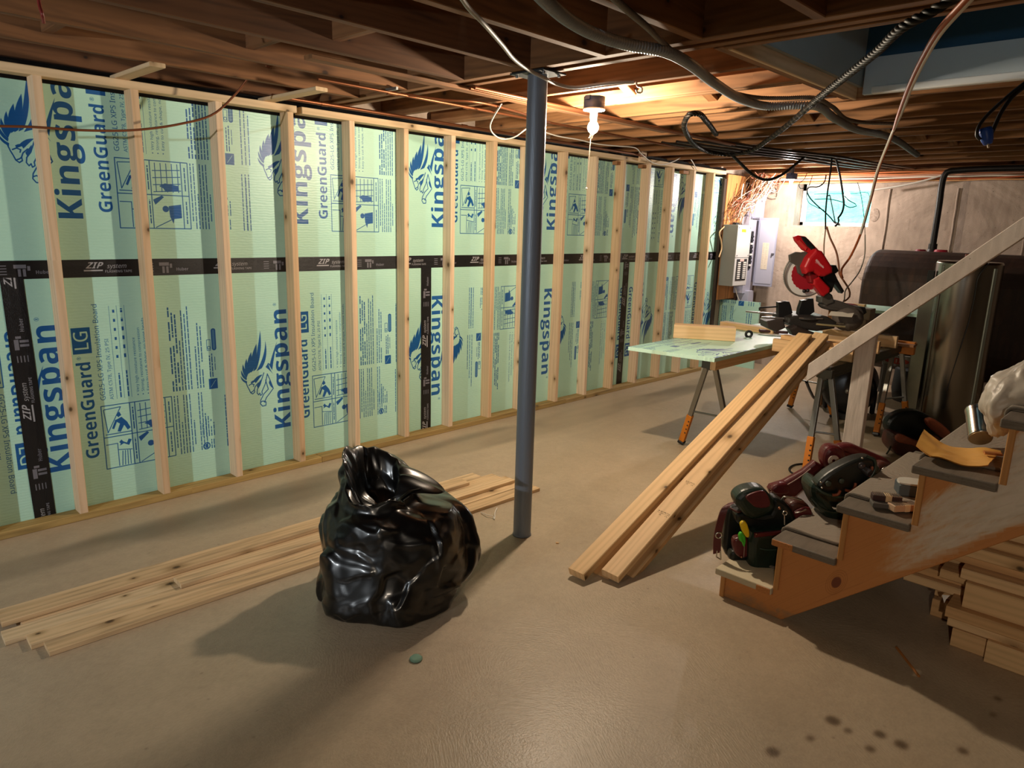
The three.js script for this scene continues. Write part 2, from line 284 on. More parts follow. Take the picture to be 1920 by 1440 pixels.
// ---------------------------------------------------------------- printed insulation boards on the left wall
const FOAMX = -0.089, INK = '#0f5a9c', FOAM = '#b9e6d2', PER = 1.22;
const foamMap = canvasTex(1220, 1220, (g, W, H) => { // one print of the pattern: 1.22 m square; x = along the wall from the lion, y = up
  const k = W / PER, X = (s) => (s + 0.22) * k, Y = (y) => H - y * k;
  g.fillStyle = FOAM; g.fillRect(0, 0, W, H);
  const im = g.getImageData(0, 0, W, H);
  for (let j = 0; j < H; j++) for (let i = 0; i < W; i++) { const q = (j * W + i) * 4, n = tn(i / W, j / H, 5, 3) * 5 + (rnd() - 0.5) * 7; im.data[q] += n; im.data[q + 1] += n * 0.8; im.data[q + 2] += n; }
  g.putImageData(im, 0, 0);
  const up = (text, s, y0, y1, cap, font = 'bold', fill = INK) => { // reads upwards, baseline at s, from y0 to y1
    g.save(); g.translate(X(s), Y(y0)); g.rotate(-Math.PI / 2); const f = cap / 0.714 * k; g.font = `${font} ${f}px sans-serif`; g.fillStyle = fill;
    const m = g.measureText(text); g.scale((y1 - y0) * k / m.width, 1); g.fillText(text, 0, 0); g.restore();
  };
  g.fillStyle = g.strokeStyle = INK; g.lineJoin = g.lineCap = 'round';
  up('Kingspan', 0.105, 0.24, 1.005, 0.105); up('®', 0.04, 1.015, 1.035, 0.02, '');
  up('GreenGuard', 0.240, 0.285, 0.80, 0.062); up('®', 0.20, 0.806, 0.826, 0.018, '');
  g.fillRect(X(0.168), Y(0.97), 0.085 * k, 0.132 * k); up('LG', 0.24, 0.852, 0.956, 0.062, '', FOAM);
  up('GG25-LG XPS Insulation Board', 0.294, 0.585, 1.085, 0.023, ''); up('ASTM C578, Type IV, 25 PSI', 0.332, 0.585, 0.905, 0.017, '');
  // table of values
  g.lineWidth = 1.4; for (const s of [0.348, 0.384, 0.42]) { g.beginPath(); g.moveTo(X(s), Y(0.585)); g.lineTo(X(s), Y(1.07)); g.stroke(); }
  const ticks = (s, y0, y1, w = 0.006, gap = 0.2) => { g.lineWidth = w * k; g.lineCap = 'butt'; for (let y = y0; y < y1;) { const l = Math.min(rr(0.01, 0.045), y1 - y); if (rnd() > gap * 0.25) { g.beginPath(); g.moveTo(X(s), Y(y)); g.lineTo(X(s), Y(y + l)); g.stroke(); } y += l + 0.004; } };
  ticks(0.368, 0.59, 0.72, 0.007); ticks(0.405, 0.59, 0.73, 0.007);
  for (let i = 0; i < 6; i++) { ticks(0.368, 0.80 + i * 0.047, 0.815 + i * 0.047, 0.01); ticks(0.405, 0.80 + i * 0.047, 0.82 + i * 0.047, 0.01); }
  ['Very high moisture resistance', 'Strong, resistance to compression', 'Easy to cut & shape, no loose beads'].forEach((t, i) => { up('•', 0.458 + i * 0.026, 0.588, 0.596, 0.014); up(t, 0.458 + i * 0.026, 0.606, 0.90 + i * 0.05, 0.0135, ''); });
  // fitting pictures: four cells, each with a caption strip
  g.lineWidth = 0.0045 * k; g.lineCap = 'round';
  const rect = (s0, y0, s1, y1) => g.strokeRect(X(s0), Y(y1), (s1 - s0) * k, (y1 - y0) * k);
  rect(0.268, 0.215, 0.62, 0.555);
  const line = (...p) => { g.beginPath(); p.forEach(([s, y], i) => i ? g.lineTo(X(s), Y(y)) : g.moveTo(X(s), Y(y))); g.stroke(); };
  const fillp = (...p) => { g.beginPath(); p.forEach(([s, y], i) => i ? g.lineTo(X(s), Y(y)) : g.moveTo(X(s), Y(y))); g.closePath(); g.fill(); };
  for (const s of [0.405, 0.43, 0.585]) line([s, 0.215], [s, 0.555]); line([0.268, 0.385], [0.62, 0.385]); line([0.28, 0.40], [0.405, 0.40]);
  for (const [s, y] of [[0.418, 0.24], [0.418, 0.41], [0.603, 0.24], [0.603, 0.41]]) ticks(s, y, y + 0.12, 0.006);
  g.lineWidth = 0.004 * k;
  // a person carrying a sheet
  line([0.278, 0.535], [0.29, 0.41], [0.36, 0.54], [0.278, 0.535]); fillp([0.335, 0.50], [0.352, 0.515], [0.36, 0.495], [0.345, 0.485]); fillp([0.325, 0.47], [0.36, 0.485], [0.385, 0.455], [0.40, 0.42], [0.385, 0.41], [0.37, 0.44], [0.35, 0.405], [0.335, 0.41], [0.35, 0.45]); fillp([0.31, 0.43], [0.33, 0.475], [0.34, 0.47], [0.32, 0.425]);
  // a person kneeling at a trestle
  for (let i = 0; i < 4; i++) line([0.345 + i * 0.014, 0.22], [0.352 + i * 0.012, 0.30]); line([0.33, 0.31], [0.40, 0.30]); line([0.275, 0.345], [0.33, 0.345], [0.33, 0.22]);
  fillp([0.34, 0.33], [0.36, 0.34], [0.385, 0.325], [0.40, 0.355], [0.385, 0.36], [0.375, 0.34], [0.35, 0.355]); fillp([0.338, 0.35], [0.35, 0.362], [0.358, 0.35], [0.346, 0.34]);
  // hands fixing a board on blocks
  for (let i = 0; i < 4; i++) line([0.44, 0.40 + i * 0.035], [0.58, 0.41 + i * 0.035]); for (let i = 0; i < 5; i++) line([0.455 + i * 0.028, 0.40], [0.455 + i * 0.028, 0.545]); fillp([0.47, 0.43], [0.50, 0.445], [0.565, 0.435], [0.57, 0.41], [0.50, 0.405], [0.49, 0.42]);
  // a worker with a saw
  g.beginPath(); g.arc(X(0.495), Y(0.315), 0.016 * k, 0, 7); g.fill(); fillp([0.51, 0.33], [0.575, 0.34], [0.575, 0.27], [0.535, 0.265], [0.53, 0.24], [0.515, 0.275]); fillp([0.435, 0.36], [0.445, 0.335], [0.49, 0.375], [0.48, 0.383]); line([0.44, 0.22], [0.52, 0.26]);
  // small print in columns
  for (let i = 0; i < 11; i++) { const s = 0.635 + i * 0.0165; if (i === 7) continue; ticks(s, 0.58, (i % 5 === 3 ? 0.86 : i > 7 ? 0.95 : 1.045) - (i % 3) * 0.02, i < 3 ? 0.0075 : 0.0055, i < 3 ? 0.8 : 0.1); ticks(s, 0.215, i % 4 === 2 ? 0.40 : 0.555, 0.005, 0.1); }
  for (let i = 0; i < 3; i++) { ticks(0.925 + i * 0.022, 0.57, 0.98 - i * 0.07, 0.0055, 0.1); ticks(0.918 + i * 0.02, 0.21, 0.52, 0.0055, 0.1); }
  ticks(0.94, 0.21, 0.50, 0.0055, 0.1);
  // approval marks
  g.fillRect(X(0.83), Y(0.625), 0.05 * k, 0.06 * k); g.strokeStyle = FOAM; g.lineWidth = 2; line([0.84, 0.575], [0.87, 0.615]); g.strokeStyle = INK; ticks(0.842, 0.635, 0.76, 0.006); ticks(0.856, 0.635, 0.77, 0.006); ticks(0.872, 0.635, 0.75, 0.004);
  g.lineCap = 'round'; g.lineWidth = 0.026 * k; line([0.872, 0.80], [0.872, 0.90]); g.lineWidth = 0.012 * k; g.strokeStyle = '#4f86ae'; line([0.872, 0.80], [0.872, 0.90]); g.strokeStyle = INK;
  g.lineWidth = 0.003 * k; rect(0.832, 0.79, 0.852, 0.85); g.beginPath(); g.arc(X(0.842), Y(0.805), 0.008 * k, 0, 7); g.stroke();
  g.beginPath(); g.arc(X(0.795), Y(0.235), 0.018 * k, 0, 7); g.lineWidth = 0.006 * k; g.stroke(); g.fillRect(X(0.788), Y(0.247), 0.014 * k, 0.024 * k);
  up('COMPLIANCE', 0.783, 0.29, 0.375, 0.009); for (let i = 0; i < 4; i++) ticks(0.798 + i * 0.015, 0.29, 0.43 - i * 0.02, 0.005); for (let i = 0; i < 2; i++) ticks(0.825 + i * 0.013, 0.215, 0.27, 0.005);
  // lion emblem: flame-shaped mane, head, reaching paws, and the pennant that runs to the "p"
  g.save(); g.lineCap = 'round';
  const P = (x, y) => [X(-0.195 + (x - 160) / 215 * 0.195), Y(0.871 - (y - 485) / 485 * 0.459)];
  const blade = (...b) => { g.beginPath(); b.forEach((q, i) => { if (!i) g.moveTo(...P(...q[0])); else if (q.length === 2) g.quadraticCurveTo(...P(...q[0]), ...P(...q[1])); else g.lineTo(...P(...q[0])); }); g.closePath(); g.fill(); };
  blade([[262, 735]], [[330, 640], [332, 548]], [[352, 650], [300, 720]]); blade([[240, 735]], [[268, 640], [300, 480]], [[312, 620], [262, 722]]);
  blade([[222, 740]], [[216, 650], [270, 560]], [[276, 640], [240, 728]]); blade([[208, 745]], [[186, 670], [232, 610]], [[238, 670], [222, 735]]);
  blade([[198, 755]], [[168, 700], [198, 648]], [[206, 690], [208, 740]]); blade([[192, 770]], [[154, 730], [172, 680]], [[184, 720], [200, 752]]);
  blade([[190, 785]], [[150, 760], [158, 716]], [[172, 752], [194, 772]]); blade([[192, 805]], [[154, 790], [152, 752]], [[168, 780], [194, 792]]);
  g.strokeStyle = INK; g.lineWidth = 0.0055 * k;
  const stroke = (...q) => { g.beginPath(); q.forEach((p, i) => { if (!i) g.moveTo(...P(...p)); else g.lineTo(...P(...p)); }); g.stroke(); };
  stroke([186, 800], [196, 828], [205, 846], [214, 868], [228, 878], [242, 868], [240, 852]); stroke([205, 820], [222, 812], [240, 818], [236, 830]); stroke([214, 868], [232, 860], [240, 852], [248, 832], [270, 812]);
  blade([[218, 800]], [[240, 786], [258, 794]], [[240, 806], [222, 812]]); blade([[240, 790]], [[270, 760], [302, 762]], [[276, 786], [252, 812]]); blade([[258, 830]], [[282, 800], [290, 790]], [[288, 820], [266, 850]]);
  stroke([262, 852], [258, 876], [268, 890], [278, 880], [282, 896], [294, 888], [292, 872]); stroke([292, 872], [318, 826], [336, 762]); stroke([262, 852], [282, 826], [300, 780], [312, 752]);
  blade([[326, 716]], [[340, 700], [346, 690]], [[352, 730], [378, 770]], [[358, 742], [326, 716]]); blade([[344, 690]], [[356, 716], [372, 742]], [[392, 640], [415, 560]], [[376, 640], [358, 700]]);
  stroke([336, 762], [352, 800], [374, 862], [350, 888], [322, 916], [308, 944]); stroke([322, 800], [338, 862], [304, 890], [282, 926], [278, 950], [292, 968], [316, 966], [318, 944], [306, 936]); stroke([282, 940], [296, 934], [312, 944]);
  blade([[352, 800]], [[366, 830], [374, 862]], [[352, 850], [344, 820]]);
  g.restore();
});
const foamBump = dataTex(512, 512, (u, v, i, j) => { const q = 128 + 60 * tn(u, v, 22, 4) + 40 * Math.sin(v * 2 * Math.PI * 38 + 3 * tn(u, v, 14, 1)) + (rnd() - 0.5) * 20; return [clamp(q), clamp(q), clamp(q)]; });
foamBump.repeat.set(2.2, 2.2);
const foamMat = new THREE.MeshPhysicalMaterial({ color: '#ffffff', map: foamMap, roughness: 0.42, bumpMap: foamBump, bumpScale: 0.0011, clearcoat: 0.25, clearcoatRoughness: 0.35 });
const foamPlain = std('#c3e6d2', 0.6, { bumpMap: grit, bumpScale: 0.002 });
function insulation(s0, s1, y0, y1, k0, flip, label, rowY) { // spans s0..s1 along the wall; k0 = where the print starts; flip = turned end for end
  const g = box(0.038, y1 - y0 - 0.002, s1 - s0 - 0.003, FOAMX - 0.019, (y0 + y1) / 2, -(s0 + s1) / 2), p = g.attributes.position, u = g.attributes.uv;
  for (let i = 0; i < p.count; i++) { const s = -p.getZ(i), y = p.getY(i) - rowY; if (flip) u.setXY(i, (flip - s + 0.22) / PER, (1.27 - y) / PER); else u.setXY(i, (s - k0 + 0.22) / PER, y / PER); }
  return tag(mesh('insulation_board', g, foamMat), label, 'insulation board', 'printed foam boards on the framed wall');
}
insulation(-2.0, 0.78, 0.01, 1.262, 0, 0.95, 'lower pale green foam board at the left edge of the wall, lion mane showing', 0);
insulation(0.78, 3.22, 0.01, 1.262, 0.815, 0, 'lower green foam board between two upright black tapes, blue print reading upwards twice', 0);
insulation(3.22, 5.66, 0.01, 1.262, 0, 3.384, 'lower green foam board behind the steel post, blue brand print reading downwards', 0);
insulation(5.66, 7.42, 0.01, 1.262, 0, 5.97, 'lower green foam board at the far end of the wall behind the sawhorse table', 0);
insulation(-2.3, 0.56, 1.262, 2.105, -0.24, 0, 'upper green foam board at the near end of the wall, mostly out of view', 1.245);
insulation(0.56, 3.0, 1.262, 2.105, 0.985, 0, 'upper green foam board behind the sagging copper wire, lion and large blue lettering', 1.245);
insulation(3.0, 5.44, 1.262, 2.105, 3.275, 0, 'upper green foam board either side of the steel post, blue lettering reading upwards', 1.245);
insulation(5.44, 7.42, 1.262, 2.105, 0, 6.46, 'upper green foam board at the far end beside the electric panel, print upside down', 1.22);
{ // flashing tape over the joints
  const tapeMap = canvasTex(1024, 136, (g, W, H) => {
    g.fillStyle = '#131317'; g.fillRect(0, 0, W, H); const k = W / 0.645;
    g.fillStyle = '#a6a5aa'; g.font = `italic bold ${0.042 * k}px sans-serif`; g.save(); g.translate(0.012 * k, H * 0.50); g.transform(1.15, 0, -0.18, 1, 0, 0); g.fillText('ZIP', 0, 0); g.restore(); g.fillRect(0.004 * k, H * 0.58, 0.085 * k, 0.007 * k);
    g.font = `italic ${0.029 * k}px sans-serif`; g.fillText('system', 0.108 * k, H * 0.50); g.font = `bold ${0.017 * k}px sans-serif`; g.fillStyle = '#8c8b92'; g.fillText('FLASHING TAPE', 0.098 * k, H * 0.76);
    g.fillStyle = '#74737c'; for (const [x, y, w, h] of [[0.36, 0.22, 0.05, 0.20], [0.375, 0.46, 0.012, 0.4], [0.395, 0.46, 0.012, 0.4], [0.414, 0.30, 0.012, 0.25]]) g.fillRect(x * k, y * H, w * k, h * H);
    g.font = `bold ${0.022 * k}px sans-serif`; g.fillText('Huber', 0.445 * k, H * 0.74); for (let i = 0; i < 4; i++) g.fillRect(0.30 * k, (0.25 + i * 0.15) * H, 0.032 * k, 0.05 * H);
  });
  const tapeMat = (map, r = 0.38) => std('#ffffff', r, { map, bumpMap: grit, bumpScale: 0.0012 });
  const mt = tapeMat(tapeMap);
  const strip = (y0, y1, s0, s1) => { const n = Math.ceil((s1 - s0) / 0.1), P = [], U = [], I = []; for (let i = 0; i <= n; i++) { const s = s0 + (s1 - s0) * i / n; for (const e of [0, 1]) { P.push(FOAMX + 0.0012 + 0.0006 * noise.noise(s * 5, e * 3, 1), (e ? y1 : y0) + 0.003 * noise.noise(s * 1.2, e * 7, 2), -s); U.push((s - 1.064) / 0.645, e); } if (i < n) { const a = i * 2; I.push(a, a + 2, a + 1, a + 1, a + 2, a + 3); } } const g = new THREE.BufferGeometry(); g.setAttribute('position', new THREE.Float32BufferAttribute(P, 3)); g.setAttribute('uv', new THREE.Float32BufferAttribute(U, 2)); g.setIndex(I); g.computeVertexNormals(); return g; };
  tag(mesh('flashing_tape', strip(1.217, 1.303, -2, 7.42), mt), 'long black flashing tape running level along the middle of the insulated wall', 'tape');
  const up = (s, lab, dx) => { // upright strip, print turned on end
    const n = 24, P = [], U = [], I = []; for (let i = 0; i <= n; i++) { const y = 0.02 + 1.205 * i / n; for (const e of [0, 1]) { P.push(FOAMX + 0.0022 + 0.0005 * noise.noise(y * 5, e * 3 + s, 1), y, -(s + dx * (1 - i / n) + (e ? 0.046 : -0.046) + 0.002 * noise.noise(y * 3, e * 5, s))); U.push((y + s) / 0.645, 1 - e); } if (i < n) { const a = i * 2; I.push(a, a + 1, a + 2, a + 1, a + 3, a + 2); } }
    const g = new THREE.BufferGeometry(); g.setAttribute('position', new THREE.Float32BufferAttribute(P, 3)); g.setAttribute('uv', new THREE.Float32BufferAttribute(U, 2)); g.setIndex(I); g.computeVertexNormals();
    tag(mesh('flashing_tape', g, mt), lab, 'tape');
  };
  up(0.765, 'upright black flashing tape nearest the left edge, beside large blue lettering', 0.02);
  up(3.226, 'upright black flashing tape two bays left of the steel post', 0.0);
  up(5.655, 'upright black flashing tape behind the left end of the sawhorse table', 0.0);
  tag(mesh('edge_tape', box(0.004, 0.10, 9.6, FOAMX - 0.002, 2.152, -2.62), std('#0e0e11', 0.3, { bumpMap: foamBump, bumpScale: 0.004 })), 'glossy black membrane above the foam boards, under the top plate', 'tape');
}
{ // framed wall of upright studs between a top and a treated bottom plate
  const w = thing('stud_wall', 'long new timber stud wall standing before the printed green boards', 'stud wall');
  const off = [-0.001, 0.006, 0.012, 0.014, 0.02, 0.022, 0.021, -0.02, 0.017, 0.012, 0.006, 0.0015, -0.002, -0.004, -0.017];
  for (let k = -4; k < 16; k++) {
    const z = -0.955 - 0.4064 * k - (k > 0 ? off[k - 1] : 0);
    mesh('stud', timber(2.119 - 0.038, 0.0385, 0.089, 0.003).rotateZ(Math.PI / 2).rotateY(0).applyMatrix4(new THREE.Matrix4().makeRotationY(Math.PI / 2)).translate(-0.0445, (2.119 + 0.038) / 2, z + 0.019), M.stud[(k + 8) % 4], w);
  }
  const plate = (name, s0, s1, y, mat, dx = 0) => mesh(name, timber(s1 - s0, 0.038, 0.089, 0.003).rotateY(Math.PI / 2).translate(-0.0445 + dx, y, -(s0 + s1) / 2), mat, w);
  plate('bottom_plate', -1.4, 2.300, 0.019, M.treated[0]); plate('bottom_plate', 2.303, 4.74, 0.019, M.treated[1]); plate('bottom_plate', 4.743, 7.10, 0.019, M.treated[2]);
  plate('top_plate', -1.2, 2.205, 2.138, M.plate[0], 0.004); plate('top_plate', 2.245, 5.83, 2.139, M.plate[1], -0.004); plate('top_plate', 5.833, 7.26, 2.142, M.plate[0], 0.003);
  for (const [s, x, l] of [[5.40, -0.06, 0.12], [5.78, -0.055, 0.1], [6.5, -0.055, 0.1]]) mesh('shim_block', timber(l, 0.032, 0.05).rotateY(Math.PI / 2).translate(x, 2.095, -s), M.joistwarm[2], w);
}
const nailer = (px, x0, x1, z, label) => tag(mesh('nailer_block', timber(x1 - x0, 0.019, 0.068).translate((x0 + x1) / 2, 2.167, z), M.plate[1]), label, 'block', 'wood blocks on the top plate');
nailer(0, -0.06, 0.45, -1.29, 'short pale wood block jutting over the second wall stud from the left');
nailer(0, -0.06, 0.545, -2.04, 'short pale wood block jutting from the top plate beside the copper pipe end');
tag(mesh('scrap_block', timber(0.085, 0.09, 0.03).rotateY(Math.PI / 2).translate(0.012, 2.175, -5.66), M.stud[0]), 'small square offcut nailed to the top plate right of the lit bulb', 'block');
// ---------------------------------------------------------------- post, lamps, pipes and cables overhead
{
  const t = thing('steel_post', 'dark grey round steel post in the middle of the basement', 'post', [1.617, 0, -2.468]);
  const m = std('#757e8a', 0.42, { metalness: 0.25, bumpMap: grit, bumpScale: 0.0012 });
  mesh('shaft', lathe([[0, 0], [0.0445, 0], [0.0445, 2.178], [0, 2.178]], 48), m, t);
  mesh('base_ring', lathe([[0.03, 0.0], [0.0475, 0], [0.0475, 0.006], [0.0446, 0.010]], 40), m, t);
  mesh('cap_plate', rbox(0.20, 0.008, 0.15, 0.002, 0, 2.183, 0), std('#3a3d42', 0.5, { metalness: 0.6 }), t);
  for (const [x, z] of [[-0.08, 0.05], [0.08, 0.05], [0.08, -0.05]]) mesh('bolt', cyl(0.007, 0.007, 0.012, 6, x, 2.175, z), std('#8d8f92', 0.35, { metalness: 0.9 }), t);
}
const glowA = new THREE.MeshStandardMaterial({ color: '#fff4e0', emissive: new THREE.Color(1, 0.86, 0.62), emissiveIntensity: 9 });
const rubber0 = std('#1b1b1d', 0.5);
function bulbLamp(b, label, chain, boxed) {
  const [x, y, z] = b, t = thing('bulb_lamp', label, 'lamp', [x, y, z]);
  const white = std('#efe9dc', 0.4);
  if (boxed) mesh('ceiling_box', merge([lathe([[0, 0.088], [0.052, 0.088], [0.055, 0.092], [0.055, 0.148], [0, 0.148]], 28), box(0.03, 0.02, 0.12, 0, 0.14, 0)]), std('#2b3f66', 0.5), t);
  if (y + 0.148 < 2.185) mesh('stem', bar([0, 0.14, 0], [0, 2.192 - y, 0], 0.02, 12), std('#3a3f4a', 0.5), t);
  mesh('holder_plate', lathe([[0.018, 0.074], [0.056, 0.082], [0.058, 0.09], [0, 0.092]], 32), white, t);
  mesh('socket', lathe([[0, 0.03], [0.016, 0.03], [0.0185, 0.036], [0.02, 0.07], [0.03, 0.082], [0, 0.084]], 24), white, t);
  mesh('bulb', lathe([[0, -0.034], [0.012, -0.032], [0.023, -0.024], [0.030, -0.009], [0.030, 0.004], [0.024, 0.018], [0.016, 0.029], [0.0145, 0.036], [0, 0.037]], 28), glowA, t);
  if (chain) {
    const link = []; for (let i = 0; i < 56; i++) link.push(new THREE.SphereGeometry(0.0024, 6, 4).translate(0.012 - 0.02 * i / 56, -0.04 - i * 0.0048, 0.03 - 0.01 * i / 56));
    mesh('pull_chain', merge([...link, bar([0.012, 0.05, 0.02], [0.012, -0.04, 0.03], 0.0022, 6), bar([0.012, -0.04, 0.03], [-0.008, -0.31, 0.02], 0.0018, 6)]), std('#f0e6cf', 0.5), t);
    mesh('chain_knot', merge([new THREE.TorusGeometry(0.009, 0.003, 6, 14).translate(0.014, -0.048, 0.03), bar([0, -0.058, 0.03], [0.03, -0.04, 0.03], 0.003, 6), bar([0.004, -0.03, 0.03], [0.02, -0.06, 0.03], 0.003, 6)]), std('#f6eedc', 0.5), t);
    mesh('chain_end', new THREE.SphereGeometry(0.005, 10, 8).translate(-0.008, -0.312, 0.02), white, t);
  }
  return t;
}
bulbLamp(BULBS[0], 'lit bare bulb in a holder on a dark blue ceiling box with a pull chain', true, true);
bulbLamp(BULBS[1], 'lit bare bulb close to the far concrete wall beside the small window', false, true);
UNSEEN_LAMPS.forEach((SHADED, i) => {  // fixtures for the out-of-view lamps; shades keep their light off the ceiling
  const t = thing('unseen_lamp', ['unseen shaded lamp behind the viewer, placed to light the stairs', 'unseen shaded lamp behind the viewer, placed to light the framed wall'][i], 'lamp', SHADED.at.toArray());
  t.quaternion.setFromUnitVectors(V3(0, -1, 0), SHADED.aim.clone().sub(SHADED.at).normalize());
  mesh('shade', lathe([[0.02, 0.07], [0.03, 0.07], [0.05, 0.05], [0.10, -0.03], [0.102, -0.03], [0.052, 0.052], [0.032, 0.074], [0.02, 0.074]], 40), std('#b9b9b6', 0.35, { metalness: 0.8, side: THREE.DoubleSide }), t);
  mesh('bulb', lathe([[0, -0.034], [0.012, -0.032], [0.023, -0.024], [0.030, -0.009], [0.030, 0.004], [0.024, 0.018], [0.016, 0.029], [0.0145, 0.036], [0, 0.037]], 28), glowA, t);
  mesh('socket', lathe([[0, 0.036], [0.018, 0.036], [0.02, 0.12], [0, 0.125]], 20), rubber0, t);
  const knee = V3(0, 0.12, 0); t.updateMatrixWorld(true); mesh('hanger_rod', tube([knee, t.worldToLocal(V3(SHADED.at.x, 2.19, SHADED.at.z)).lerp(knee, 0.5), t.worldToLocal(V3(SHADED.at.x, 2.19, SHADED.at.z))], 0.007, 12), rubber0, t);
});

const copper = std('#7d4c30', 0.42, { metalness: 0.75 }), copperDull = std('#8a5234', 0.5, { metalness: 0.6 });
const rubber = std('#131315', 0.42), whiteCord = std('#d9d2c6', 0.55), greyCord = std('#a8a49e', 0.5), orangeCord = std('#b25a2c', 0.5), redWire = std('#7d2a24', 0.5);
const cable = (name, label, pts, r, mat, cat = 'cable', group, radial = 8) => tag(mesh(name, tube(pts, r, 0, radial), mat), label, cat, group);
const YC = (Y) => (list) => list.map(([x, y, d = 0]) => onY(x, y, Y + d));
// copper pipes along the framed wall
{
  const p = thing('copper_pipe', 'thick copper pipe running just above the top plate of the framed wall', 'pipe');
  mesh('tube', bar([0.075, 2.178, -2.02], [0.075, 2.172, -5.6], 0.0111, 14), copper, p);
  for (const z of [-2.06, -2.32, -3.4]) mesh('coupling', bar([0.075, 2.1775, z], [0.075, 2.1774, z - 0.045], 0.0132, 14), copper, p);
  const q = thing('copper_pipe', 'thin copper pipe hung under the joists left of the steel post', 'pipe');
  mesh('tube', bar([0.742, 2.172, -1.9], [0.712, 2.168, -5.2], 0.008, 12), copper, q);
  mesh('coupling', bar([0.736, 2.171, -2.3], [0.735, 2.171, -2.36], 0.011, 12), copper, q); mesh('coupling', bar([0.7305, 2.1705, -2.82], [0.730, 2.170, -2.86], 0.0105, 12), copper, q);
  mesh('hanger', box(0.09, 0.014, 0.012, 0.775, 2.182, -2.3), std('#9a9a98', 0.4, { metalness: 0.8 }), q);
  cable('copper_tube', 'bent copper tube crossing under the girder just left of the post', [onY(752, 176, 2.178), onY(830, 187, 2.165), onY(890, 191, 2.168), onY(960, 207, 2.17), onY(1040, 232, 2.172), onY(1120, 246, 2.175)], 0.007, copper, 'pipe');
  tag(mesh('strapping', timber(2.7, 0.018, 0.062).rotateY(Math.PI / 2).translate(1.085, 2.1805, -3.0), M.joistwarm[1]), 'flat wood strap nailed under the joists and girder left of the post', 'board');
  for (const [x, l] of [[1.14, 'upper copper pipe to the left of the lit bulb, beside the strap'], [1.172, 'lower copper pipe to the left of the lit bulb, furthest from the strap']]) tag(mesh('copper_pipe', bar([x, 2.178, -2.5], [x - 0.02, 2.174, -5.2], 0.009, 12), copper), l, 'pipe');
}
cable('copper_wire', 'reddish copper wire sagging across the first wall studs', [onX(-30, 236, 0.16), onX(60, 238, 0.15), onX(150, 244, 0.14), onX(250, 244, 0.13), onX(340, 232, 0.14), onX(400, 214, 0.16), onX(440, 178, 0.2), onX(470, 142, 0.26), onX(490, 128, 0.32), onX(507, 124, 0.36)], 0.0055, copperDull, 'wire');
tag(mesh('copper_elbow', merge([tube([onX(484, 129, 0.31), onX(492, 124, 0.34), onX(504, 124, 0.37)], 0.009, 10), bar(onX(504, 124, 0.37), onX(507, 121, 0.40), 0.012, 10)]), copper), 'shiny copper fitting where the sagging wire meets the joist', 'fitting');
cable('hanging_wire', 'short red wire dangling at the top left corner', [onY(71, -14, 2.17), onY(74, 10, 2.13), onY(79, 26, 2.10), onY(82, 42, 2.085)], 0.005, redWire, 'wire');
cable('white_wire', 'white wire looping down left of the steel post', [onY(930, 210, 2.17), onY(940, 196, 2.175), onY(926, 218, 2.13), onY(919, 236, 2.09), onY(927, 253, 2.06), onY(945, 261, 2.05), onY(965, 257, 2.06), onY(985, 243, 2.10), onY(1004, 232, 2.15)], 0.0042, whiteCord, 'wire');
cable('white_cable', 'white cable running from the post past the lit bulb towards the wall', [onX(1022, 248, 0.4), onX(1045, 255, 0.4), onX(1085, 262, 0.38), onX(1120, 270, 0.35), onX(1160, 274, 0.32), onX(1190, 277, 0.28), onX(1204, 290, 0.12), onX(1222, 304, 0.06), onX(1240, 309, 0.05), onX(1262, 303, 0.05), onX(1286, 292, 0.06), onX(1296, 300, 0.04), onX(1306, 318, 0.02)], 0.0045, whiteCord, 'cable');
cable('romex_cable', 'pale grey cable hanging from the joists and past the top of the post', YC(2.165)([[860, -12], [878, 14, -0.01], [905, 42, -0.02], [940, 82, -0.02], [965, 112, -0.02], [995, 133, -0.02], [1020, 146, -0.03], [1045, 158, -0.03], [1078, 164, -0.03], [1110, 160, -0.02], [1150, 155, -0.01], [1188, 154]]), 0.0075, greyCord);
tag(mesh('ceiling_hook', tube([onY(1193, 154, 2.185), onY(1196, 162, 2.15), onY(1204, 166, 2.135), onY(1203, 173, 2.12), onY(1195, 173, 2.118), onY(1193, 168, 2.125)], 0.004, 30), std('#d8d4cc', 0.4, { metalness: 0.5 })), 'small white hook screwed into a joist right of the bulb', 'hook');
// corrugated conduits
function conduit(name, label, pts, r, mat, pitch) {
  const c = curve(pts), L = c.getLength(), n = Math.ceil(L / pitch) * 4, g = new THREE.TubeGeometry(c, n, r, 12, false), p = g.attributes.position;
  for (let i = 0; i <= n; i++) { const o = c.getPointAt(i / n), f = 0.85 + 0.15 * Math.cos(i / 4 * 2 * Math.PI); for (let j = 0; j <= 12; j++) { const k = i * 13 + j; p.setXYZ(k, o.x + (p.getX(k) - o.x) * f, o.y + (p.getY(k) - o.y) * f, o.z + (p.getZ(k) - o.z) * f); } }
  g.computeVertexNormals(); return tag(mesh(name, g, mat), label, 'conduit');
}
const steelGrey = std('#98a2ac', 0.36, { metalness: 0.35 }), steelDark = std('#77736f', 0.42, { metalness: 0.35 });
conduit('flexible_conduit', 'thick grey corrugated conduit sagging under the joists', YC(2.15)([[1000, -22], [1030, 8], [1070, 40], [1120, 66], [1180, 84], [1245, 96], [1290, 118], [1340, 156], [1395, 188], [1440, 199], [1490, 198], [1525, 198], [1565, 222], [1610, 244], [1660, 254], [1720, 290]]), 0.021, steelGrey, 0.0125);
